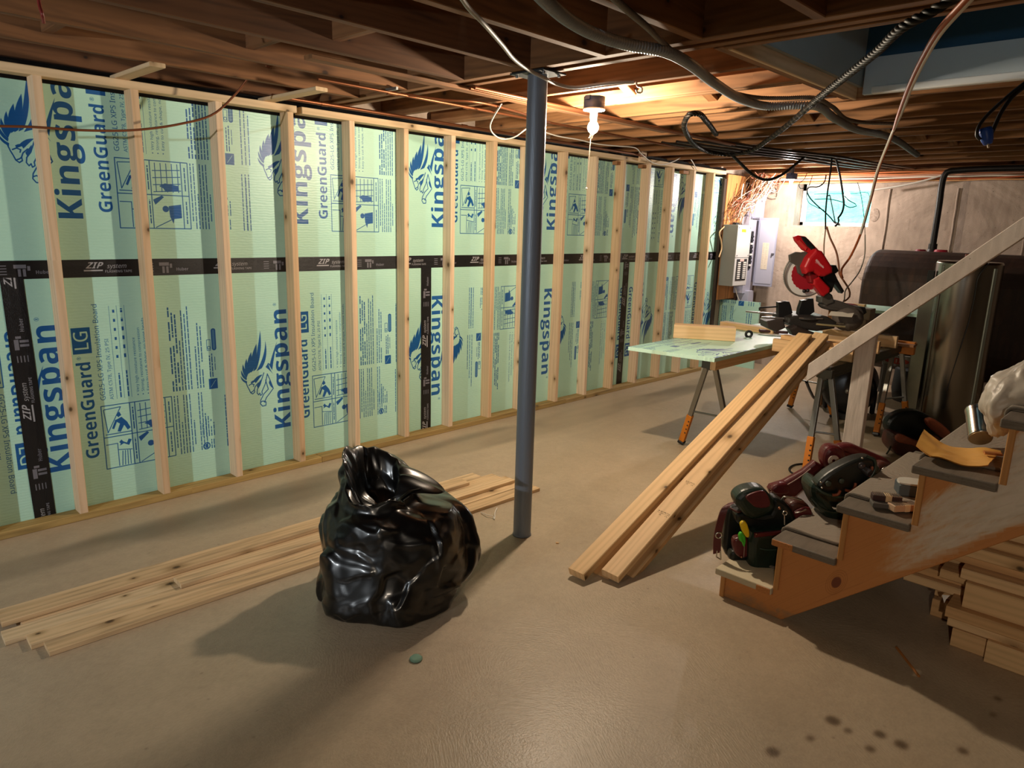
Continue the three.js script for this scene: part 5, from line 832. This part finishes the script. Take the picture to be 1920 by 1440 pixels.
{
  const o = V3(2.93, TY(2) + 0.012, -3.13), k = pouchKit(o), t = thing('tool_pouch', 'open oval green leather pouch resting on the second stair', 'tool pouch', o.toArray(), YAW);
  k.slab('bucket', [[1510, 905], [1522, 892], [1545, 906], [1580, 900], [1608, 870], [1622, 862], [1640, 872], [1600, 912], [1584, 950], [1572, 974], [1548, 968], [1522, 944]], 0.17, 0.0, L.green, t, 0.05);
  k.slab('mouth', [[1516, 898], [1530, 880], [1566, 858], [1600, 846], [1620, 848], [1622, 868], [1600, 892], [1570, 908], [1535, 911]], 0.08, 0.055, L.dark, t, 0.02);
  k.tube('rim', [[1514, 900, 0.085], [1526, 908, 0.10], [1556, 915, 0.105], [1578, 908, 0.105], [1606, 886, 0.10], [1620, 866, 0.095], [1620, 850, 0.09], [1608, 845, 0.08]], 0.007, std('#26382c', 0.38), t);
  k.tube('rim', [[1508, 922, 0.07], [1524, 938, 0.09], [1548, 946, 0.09], [1566, 942, 0.085]], 0.006, std('#1d2e24', 0.38), t);
  k.tube('cord_trim', [[1540, 911, 0.108], [1550, 909, 0.11], [1554, 902, 0.112]], 0.006, L.tan, t); k.tube('cord_trim', [[1564, 902, 0.108], [1574, 903, 0.11], [1580, 896, 0.112], [1582, 889, 0.11]], 0.006, L.tan, t); k.tube('cord_trim', [[1608, 878, 0.1], [1612, 868, 0.102], [1614, 860, 0.1]], 0.006, L.tan, t);
  for (const [x, y, r] of [[1559, 887, 0.013], [1535, 892, 0.014]]) mesh('snap', lathe([[0, 0.006], [r * 0.8, 0.005], [r, 0], [0, 0]], 20).rotateX(Math.PI / 2).translate(...k.at(x, y, 0.097).toArray()), std('#3a463e', 0.35), t);
  mesh('tool_head', merge([bar(k.at(1596, 862, 0.07), k.at(1606, 870, 0.12), 0.016, 16), new THREE.SphereGeometry(0.018, 16, 12).translate(...k.at(1596, 860, 0.09).toArray())]), std('#4d4a4d', 0.3, { metalness: 0.6 }), t);
  for (const [x, y] of [[1596, 845], [1521, 889], [1523, 899]]) mesh('rivet', new THREE.SphereGeometry(0.005, 10, 8).translate(...k.at(x, y, 0.1).toArray()), L.steel, t);
}
{ // brown belt on the floor beyond the stairs
  const o = onY(1716, 846, 0.0), k = pouchKit(o), t = thing('tool_belt', 'dark brown leather tool belt heaped beyond the stairs below the steel tank', 'tool belt', o.toArray(), YAW);
  k.slab('pouch', [[1655, 826], [1662, 806], [1690, 812], [1716, 822], [1740, 812], [1742, 838], [1700, 850], [1672, 846]], 0.18, 0.05, L.brown, t, 0.03);
  k.slab('back', [[1668, 800], [1684, 780], [1720, 772], [1745, 780], [1770, 800], [1776, 826], [1740, 842], [1690, 834]], 0.10, -0.08, L.dark, t, 0.03);
  k.slab('rim', [[1660, 808], [1666, 803], [1690, 812], [1716, 822], [1714, 832], [1690, 824], [1662, 816]], 0.03, 0.14, L.tan, t, 0.01);
  k.slab('strap', [[1729, 784], [1738, 780], [1772, 804], [1777, 816], [1768, 822], [1734, 796]], 0.05, 0.04, L.tan, t, 0.014);
  k.slab('holster', [[1714, 816], [1728, 807], [1742, 812], [1738, 832], [1720, 838]], 0.06, 0.12, L.brown, t, 0.02);
  k.tube('tie', [[1658, 826, 0.1], [1652, 836, 0.11], [1649, 843, 0.1]], 0.006, L.dark, t);
}
{ // manila envelope: wavy thin sheet
  const y = TY(4) + 0.012, C = [[1705, 845], [1742, 868], [1850, 880], [1876, 853], [1816, 839], [1752, 832]].map(([x, q]) => onY(x, q, y)), A = C[0], B = C[2], g = new THREE.PlaneGeometry(1, 1, 24, 12), p = g.attributes.position;
  const bl = onY(1728, 862, y), br = onY(1851, 881, y), tl = onY(1742, 833, y), tr = onY(1876, 853, y);
  for (let i = 0; i < p.count; i++) { const u = p.getX(i) + 0.5, v = p.getY(i) + 0.5, q = bl.clone().lerp(br, u).lerp(tl.clone().lerp(tr, u), v); q.y += 0.012 + 0.008 * Math.sin(u * 7 + v * 2) + 0.006 * noise.noise(u * 4, v * 5, 3) + 0.02 * Math.pow(Math.max(0, 0.2 - u) * 5, 2); if (u < 0.12) q.add(onY(1712, 848, y).sub(bl).multiplyScalar(0.8 * (0.12 - u) / 0.12)); p.setXYZ(i, q.x, q.y, q.z); }
  g.computeVertexNormals(); const t = thing('envelope', 'crumpled manila envelope lying on the fourth stair', 'envelope'), em = std('#d8a24c', 0.75, { side: THREE.DoubleSide });
  mesh('sheet', g, em, t); mesh('back_sheet', g.clone().translate(0, -0.004, 0), em, t);
  tag(plank('wood_shim', onY(1845, 848, y + 0.03), onY(1878, 852, y + 0.03), 0.008, 0.03, M.stair), 'small brown wood shim behind the manila envelope', 'shim');
}
{ // shiny can lying on the fifth stair
  const a = onZ(1838, 822, -3.02); const t = thing('metal_can', 'shiny ridged tin can lying on a stair beside the envelope', 'can', a.toArray());
  const m = std('#b9b6b0', 0.2, { metalness: 1 }), Lc = 0.135, pr = [[0, 0], [0.038, 0], [0.040, 0.003], [0.040, 0.008]]; for (let i = 0; i < 8; i++) { pr.push([0.0385, 0.014 + i * 0.014], [0.0395, 0.021 + i * 0.014]); } pr.push([0.0405, Lc - 0.005], [0.0405, Lc], [0.036, Lc]);
  const g = lathe(pr, 40); g.applyQuaternion(new THREE.Quaternion().setFromUnitVectors(V3(0, 1, 0), V3(-0.32, 0.60, -0.73).normalize())); mesh('side', g, m, t);
  mesh('bottom', new THREE.CylinderGeometry(0.0375, 0.0375, 0.003, 36).applyQuaternion(new THREE.Quaternion().setFromUnitVectors(V3(0, 1, 0), V3(-0.32, 0.60, -0.73).normalize())), std('#a88f68', 0.45, { metalness: 0.6 }), t);
}
{ // little boxes of strip nails on the third stair
  const y = TY(3) + 0.009, one = (label, x, q, w, l, h, turn, lift, body) => { const p = onY(x, q, y + lift), t = thing('nail_strip', label, 'nail strip', [p.x, y + lift, p.z], turn); mesh('strip', rbox(l, h, w, 0.003, 0, h / 2, 0), body, t); mesh('paper_band', rbox(l * 0.22, h + 0.002, w + 0.002, 0.002, 0.004, h / 2, 0), std('#d9bd93', 0.7), t); const c = []; for (let i = 0; i < 14; i++) c.push(box(0.0025, 0.004, w * 0.96, -l / 2 + 0.006 + i * (l - 0.012) / 13, h + 0.001, 0)); mesh('nail_heads', merge(c), L.steel, t); };
  one('dark strip of nails with a tan band, left of the other on the stair', 1661, 938, 0.035, 0.10, 0.022, 0.55, 0.018, std('#3a2220', 0.5)); one('strip of nails with a pale side, leaning right of the other strip', 1692, 956, 0.04, 0.10, 0.024, 0.95, 0, std('#c9a585', 0.55));
  const p = onY(1660, 950, y); tag(mesh('dark_block', rbox(0.10, 0.018, 0.05, 0.003).rotateY(0.55).translate(p.x, y + 0.009, p.z), std('#55504b', 0.7)), 'flat grey block under the dark nail strip', 'block');
  const b = onY(1706, 926, y); const t = thing('parts_box', 'small blue grey parts box on the third stair against the riser', 'box', [b.x, y, b.z], 0.5); mesh('body', rbox(0.10, 0.045, 0.08, 0.006, 0, 0.0225, 0), std('#4d565c', 0.5), t); mesh('lid', slabGeo(smoothPoly([[-0.05, -0.03], [0.05, -0.03], [0.05, 0.03], [0, 0.045], [-0.04, 0.03]], 4), 0.008, 0.003).rotateX(-Math.PI / 2).translate(0, 0.049, 0), std('#c9c6bd', 0.45), t);
}
{ // bunched white plastic on the sixth stair
  const y = TY(5), c = onZ(1926, 735, -2.98), g = new THREE.SphereGeometry(1, 64, 48), p = g.attributes.position;
  for (let i = 0; i < p.count; i++) { const v = V3(p.getX(i), p.getY(i), p.getZ(i)); let n = 1 + 0.22 * noise.noise(v.x * 1.6 + 4, v.y * 1.6, v.z * 1.6); for (let k = 1; k < 4; k++) n -= 0.11 / k * Math.abs(noise.noise(v.x * 3 * k, v.y * 2 * k + 3, v.z * 3 * k)); const s = v.y < -0.2 ? 1 + (-0.2 - v.y) * 0.35 * (v.x < 0 ? 1.4 : 0.2) : 1; p.setXYZ(i, v.x * 0.125 * n - (v.y < 0 ? -v.y * 0.06 : -v.y * 0.05), v.y * 0.115 * n * s, v.z * 0.11 * n); }
  g.computeVertexNormals(); g.rotateY(YAW).translate(c.x, c.y, c.z);
  tag(mesh('plastic_bag', g, new THREE.MeshPhysicalMaterial({ color: '#cdc3b6', roughness: 0.42, transmission: 0.25, thickness: 0 })), 'bunched white plastic bag at the right edge on the upper stairs', 'bag');
}
// ---------------------------------------------------------------- lumber on the floor
{
  const gl = 'strips of lumber lying on the floor behind the trash bag', M2 = M.floorlumber, y = 0.0105;
  const B = [ // x at the near end, x at the far end, near z, far z, level, label
    [0.792, 0.862, -0.36, -2.86, 0, 'back strip of the floor lumber, nearest the framed wall'],
    [0.884, 0.952, -0.47, -2.94, 0.0, 'second floor strip from the wall, under the shorter raised one'],
    [0.975, 1.045, -0.40, -2.90, 0, 'middle floor strip, its near end showing furthest left'],
    [1.064, 1.137, -0.46, -2.94, 0, 'fourth floor strip from the wall'],
    [1.153, 1.232, -0.495, -2.985, 0, 'front strip of the floor lumber, ending beyond the steel post'],
  ];
  B.forEach(([x0, x1, z0, z1, l, label], i) => tag(plank('floor_board', V3(x0, y + l + i % 2 * 0.0, z0), V3(x1, y + l, z1), 0.020, 0.0865, M2[i % 3], null, V3(0, 1, 0), 0.002), label, 'lumber', gl));
  tag(plank('floor_board', V3(0.868, y + 0.021, -0.412), V3(0.925, y + 0.021, -2.70), 0.020, 0.089, M2[1], null, V3(0, 1, 0), 0.002), 'raised floor strip lying on top along the back of the stack', 'lumber', gl);
  tag(plank('floor_board', V3(1.022, y + 0.021, -1.0), V3(1.078, y + 0.021, -2.93), 0.020, 0.0865, M2[0], null, V3(0, 1, 0), 0.002), 'shorter raised strip on top whose square near end shows mid length', 'lumber', gl);
}
// ---------------------------------------------------------------- black trash bag
{
  const O = V3(1.585, 0, -1.60), t = thing('trash_bag', 'crumpled shiny black trash bag standing open on the floor', 'trash bag', O.toArray(), YAW);
  const mat = new THREE.MeshPhysicalMaterial({ color: '#08090a', roughness: 0.3, clearcoat: 0.35, clearcoatRoughness: 0.15, side: THREE.DoubleSide });
  const ridge = (x, y, z) => 1 - 2 * Math.abs(noise.noise(x, y, z));
  const K = [ // y, centre x, centre z, rx, rz
    [0.0, 0.055, 0.03, 0.02, 0.02], [0.0, 0.055, 0.03, 0.20, 0.20], [0.006, 0.06, 0.03, 0.255, 0.24], [0.05, 0.055, 0.02, 0.275, 0.26], [0.14, 0.085, 0.01, 0.305, 0.265], [0.23, 0.088, 0.0, 0.310, 0.26], [0.315, 0.070, -0.01, 0.300, 0.25], [0.385, 0.045, -0.015, 0.255, 0.22],
    [0.415, 0.0, -0.02, 0.175, 0.18], [0.47, -0.015, -0.02, 0.155, 0.165], [0.53, -0.03, -0.03, 0.140, 0.15], [0.575, -0.03, -0.035, 0.128, 0.135], [0.585, -0.028, -0.035, 0.115, 0.12], [0.56, -0.02, -0.03, 0.100, 0.105], [0.50, 0.0, -0.02, 0.088, 0.09], [0.42, 0.02, -0.01, 0.08, 0.08], [0.38, 0.03, 0, 0.005, 0.005]];
  seed = 4242; const facets = (n, off, tilt, sig) => { const A = []; for (let i = 0; i < n; i++) { const an = rnd() * 6.283, h = rnd() * 0.68, rad = h < 0.4 ? rr(0.2, 0.32) : rr(0.08, 0.2), q = [rr(-1, 1), rr(-0.7, 0.7), rr(-1, 1)], l = Math.hypot(...q); A.push([0.06 + Math.cos(an) * rad, h, Math.sin(an) * rad, rr(-off, off), rr(-tilt, tilt), rr(-tilt, tilt), rr(-tilt, tilt), q[0] / l, q[1] / l, q[2] / l, 0]); } A.sig = sig; return A; };
  const LAYERS = [facets(40, 0.008, 0.15, 0.005), facets(110, 0.0015, 0.085, 0.0028)];
  const NT = 300, NR = 210, P = [], U = [], I = [];
  const cr = new THREE.CatmullRomCurve3(K.map((k) => V3(k[0], k[1], k[2])), false, 'catmullrom', 0.4), rcv = new THREE.CatmullRomCurve3(K.map((k) => V3(k[3], k[4], 0)), false, 'catmullrom', 0.4);
  for (let j = 0; j <= NR; j++) {
    const s = j / NR, a = cr.getPoint(s), r = rcv.getPoint(s), up = Math.max(0, Math.min(1, (s - 0.5) / 0.25));
    for (let i = 0; i <= NT; i++) {
      const th = i / NT * 2 * Math.PI, c = Math.cos(th), d = Math.sin(th); // c: to the right of the picture, d: towards the camera
      let y = a.x, k = 1;
      const px = a.y + r.x * c, pz = a.z + r.y * d, py = y + (s > 0.6 ? (s - 0.6) * 0.8 : 0);
      let dn = 0.042 * noise.noise(px * 3.6 + 3, py * 3.6, pz * 3.6), sw = 0, sh = 0; // broad slump, then flat facets that meet in creases
      for (const S of LAYERS) {
        let dm = 1e9; sw = sh = 0;
        for (const q of S) { const x = px - q[0], y2 = py - q[1], z = pz - q[2], al = x * q[7] + y2 * q[8] + z * q[9]; q[10] = Math.sqrt(Math.max(0, x * x + y2 * y2 + z * z - 0.75 * al * al)); if (q[10] < dm) dm = q[10]; }
        for (const q of S) { const w = Math.exp(-(q[10] - dm) / S.sig); if (w < 1e-3) continue; sw += w; sh += w * (q[3] + (px - q[0]) * q[4] + (py - q[1]) * q[5] + (pz - q[2]) * q[6]); }
        dn += clamp(sh / sw, -0.03, 0.03);
      }
      dn += 0.0025 * (1 - 2 * Math.abs(noise.noise(px * 16, py * 16, pz * 16)));
      if (s < 0.5) dn += 0.055 * Math.exp(-Math.pow((th - 2.2) / 0.3, 2)) * Math.max(0, 1 - y / 0.34); // pulled-out lower corner
      if (s < 0.62 && y > 0.1) dn += 0.03 * Math.exp(-Math.pow((th > 3.14 ? th - 6.283 : th) / 0.5, 2));
      const inside = s > 0.8 ? 1 - (s - 0.8) / 0.2 : 1; dn *= 0.35 + 0.65 * inside * Math.min(1, Math.hypot(r.x, r.y) / 0.2);
      k += dn / Math.max(0.12, Math.hypot(r.x, r.y) * 0.75);
      const fl = Math.exp(-Math.pow(((th > Math.PI ? th - 2 * Math.PI : th) + 0.05) / 0.30, 2)) * Math.exp(-Math.pow((s - 0.69) / 0.07, 2)); // flap that falls to the right
      k += 1.3 * fl; y -= 0.09 * fl;
      const front = Math.max(0, d), left = Math.max(0, -c), x = c, z = d;
      if (s > 0.54) { const g = Math.min(1, (s - 0.54) / 0.14) * (s > 0.86 ? Math.max(0, 1 - (s - 0.86) / 0.14) : 1); y += g * (-0.17 * front * (1 - 0.75 * left) + 0.02 * left - 0.05 * Math.max(0, c) + 0.03 * noise.noise(c * 1.6, 1, d * 1.6)); }
      if (y < 0.004) y = 0.004;
      y += (s > 0.14 && s < 0.9 ? 0.02 * noise.noise(c * 2.5 + 1, s * 6, d * 2.5) : 0);
      P.push(a.y + r.x * k * x, Math.max(0.003, y), a.z + r.y * k * z); U.push(i / NT * 3, s * 3);
      if (i < NT && j < NR) { const b = j * (NT + 1) + i; I.push(b, b + NT + 1, b + 1, b + 1, b + NT + 1, b + NT + 2); }
    }
  }
  const g = new THREE.BufferGeometry(); g.setAttribute('position', new THREE.Float32BufferAttribute(P, 3)); g.setAttribute('uv', new THREE.Float32BufferAttribute(U, 2)); g.setIndex(I); g.computeVertexNormals();
  mesh('bag_film', g, mat, t);
}
// ---------------------------------------------------------------- stack of lumber under the stairs
{
  const gl = 'lumber stacked under the stairs', pieces = [ // x of the near end, bottom level, z of the front face, thickness, width, label
    [3.535, 0.0, -2.935, 0.089, 0.14, 'thick post end with a round knot at the bottom front of the stack'],
    [3.418, 0.0, -2.965, 0.075, 0.089, 'lowest stack board left of the knotted post end'],
    [3.398, 0.082, -2.955, 0.042, 0.12, 'stack board directly above the lowest one, set back'],
    [3.39, 0.126, -2.93, 0.045, 0.14, 'stack board jutting forward at half height, with a white label at its end'],
    [3.36, 0.078, -3.08, 0.036, 0.09, 'short dark board end low at the left of the stack'],
    [3.315, 0.118, -3.10, 0.036, 0.09, 'board end just under the longest left pair of the stack'],
    [3.205, 0.158, -3.06, 0.036, 0.089, 'lower of the two boards reaching furthest left in the stack'],
    [3.155, 0.196, -3.08, 0.036, 0.10, 'upper of the two boards reaching furthest left, rounded end'],
    [3.435, 0.172, -2.96, 0.102, 0.038, 'wide board on edge facing out in the middle of the stack'],
    [3.335, 0.234, -3.02, 0.038, 0.10, 'grey ended board above the wide board on edge'],
    [3.41, 0.276, -2.975, 0.042, 0.14, 'long board running right above the wide board on edge'],
    [3.30, 0.32, -3.02, 0.038, 0.12, 'upper board just beneath the stair stringer'],
    [3.34, 0.36, -2.99, 0.045, 0.16, 'second board from the top of the stack'],
    [3.36, 0.407, -3.02, 0.040, 0.15, 'broad board near the top of the stack'],
    [3.45, 0.449, -3.04, 0.038, 0.15, 'topmost board of the stack under the stairs'],
    [3.30, 0.0, -3.16, 0.075, 0.09, 'hidden bearer at the back left of the stack'],
    [3.28, 0.236, -3.15, 0.082, 0.09, 'dark packing board behind the upper left of the stack'],
  ];
  pieces.forEach(([x, y, z, t, w, label], i) => tag(plank('stacked_board', V3(x, y + t / 2, z - w / 2), V3(x + 2.3, y + t / 2, z - w / 2 - 0.06), t - 0.001, w, M.lumber[i % 4], null, V3(0, 1, 0), 0.004), label, 'lumber', gl));
  const p = onZ(1772, 1122, -2.925);
  tag(mesh('paper_label', slabGeo([[-0.012, 0.01], [0.014, 0.018], [0.004, -0.002], [0.0, -0.02]], 0.001, 0).translate(p.x, p.y, -2.925), std('#e8e6e2', 0.7)), 'tiny torn white label on the end of a stacked board', 'label');
}
// ---------------------------------------------------------------- bits on the floor
{
  const p = onY(780, 1237, 0); tag(mesh('foam_crumb', lathe([[0, 0], [0.022, 0], [0.024, 0.006], [0.018, 0.012], [0, 0.013]], 11).translate(p.x, 0, p.z), std('#8fb8a0', 0.8, { bumpMap: grit, bumpScale: 0.004 })), 'small green foam crumb on the floor before the trash bag', 'scrap');
  tag(plank('wood_splinter', onY(1681, 1214, 0.006), onY(1723, 1268, 0.006), 0.008, 0.011, M.stair), 'thin orange wood splinter on the floor before the lumber stack', 'splinter');
  tag(mesh('plastic_strap', tube([onY(902, 961, 0.006), onY(915, 966, 0.012), onY(924, 968, 0.01), onY(927, 974, 0.004), onY(928, 962, 0.02), onY(932, 952, 0.012)], 0.0025, 40, 6), std('#e9e4da', 0.5)), 'bent white plastic strap on the floor left of the steel post', 'strap');
  const c = onY(1045, 1019, 0); tag(mesh('wood_chip', rbox(0.014, 0.006, 0.009, 0.001).rotateY(0.6).translate(c.x, 0.003, c.z), M.lumber[0]), 'pale wood chip on the floor between the post and leaning boards', 'chip');
  tag(mesh('cord_loop', tube([onY(1530, 875, 0.008), onY(1510, 870, 0.008), onY(1492, 871, 0.008), onY(1480, 878, 0.008), onY(1484, 886, 0.008), onY(1500, 892, 0.008)], 0.006, 40, 7), rubber), 'dark cord loop on the floor left of the orange sawhorse foot', 'cord');
}
renderer.render(scene, camera);
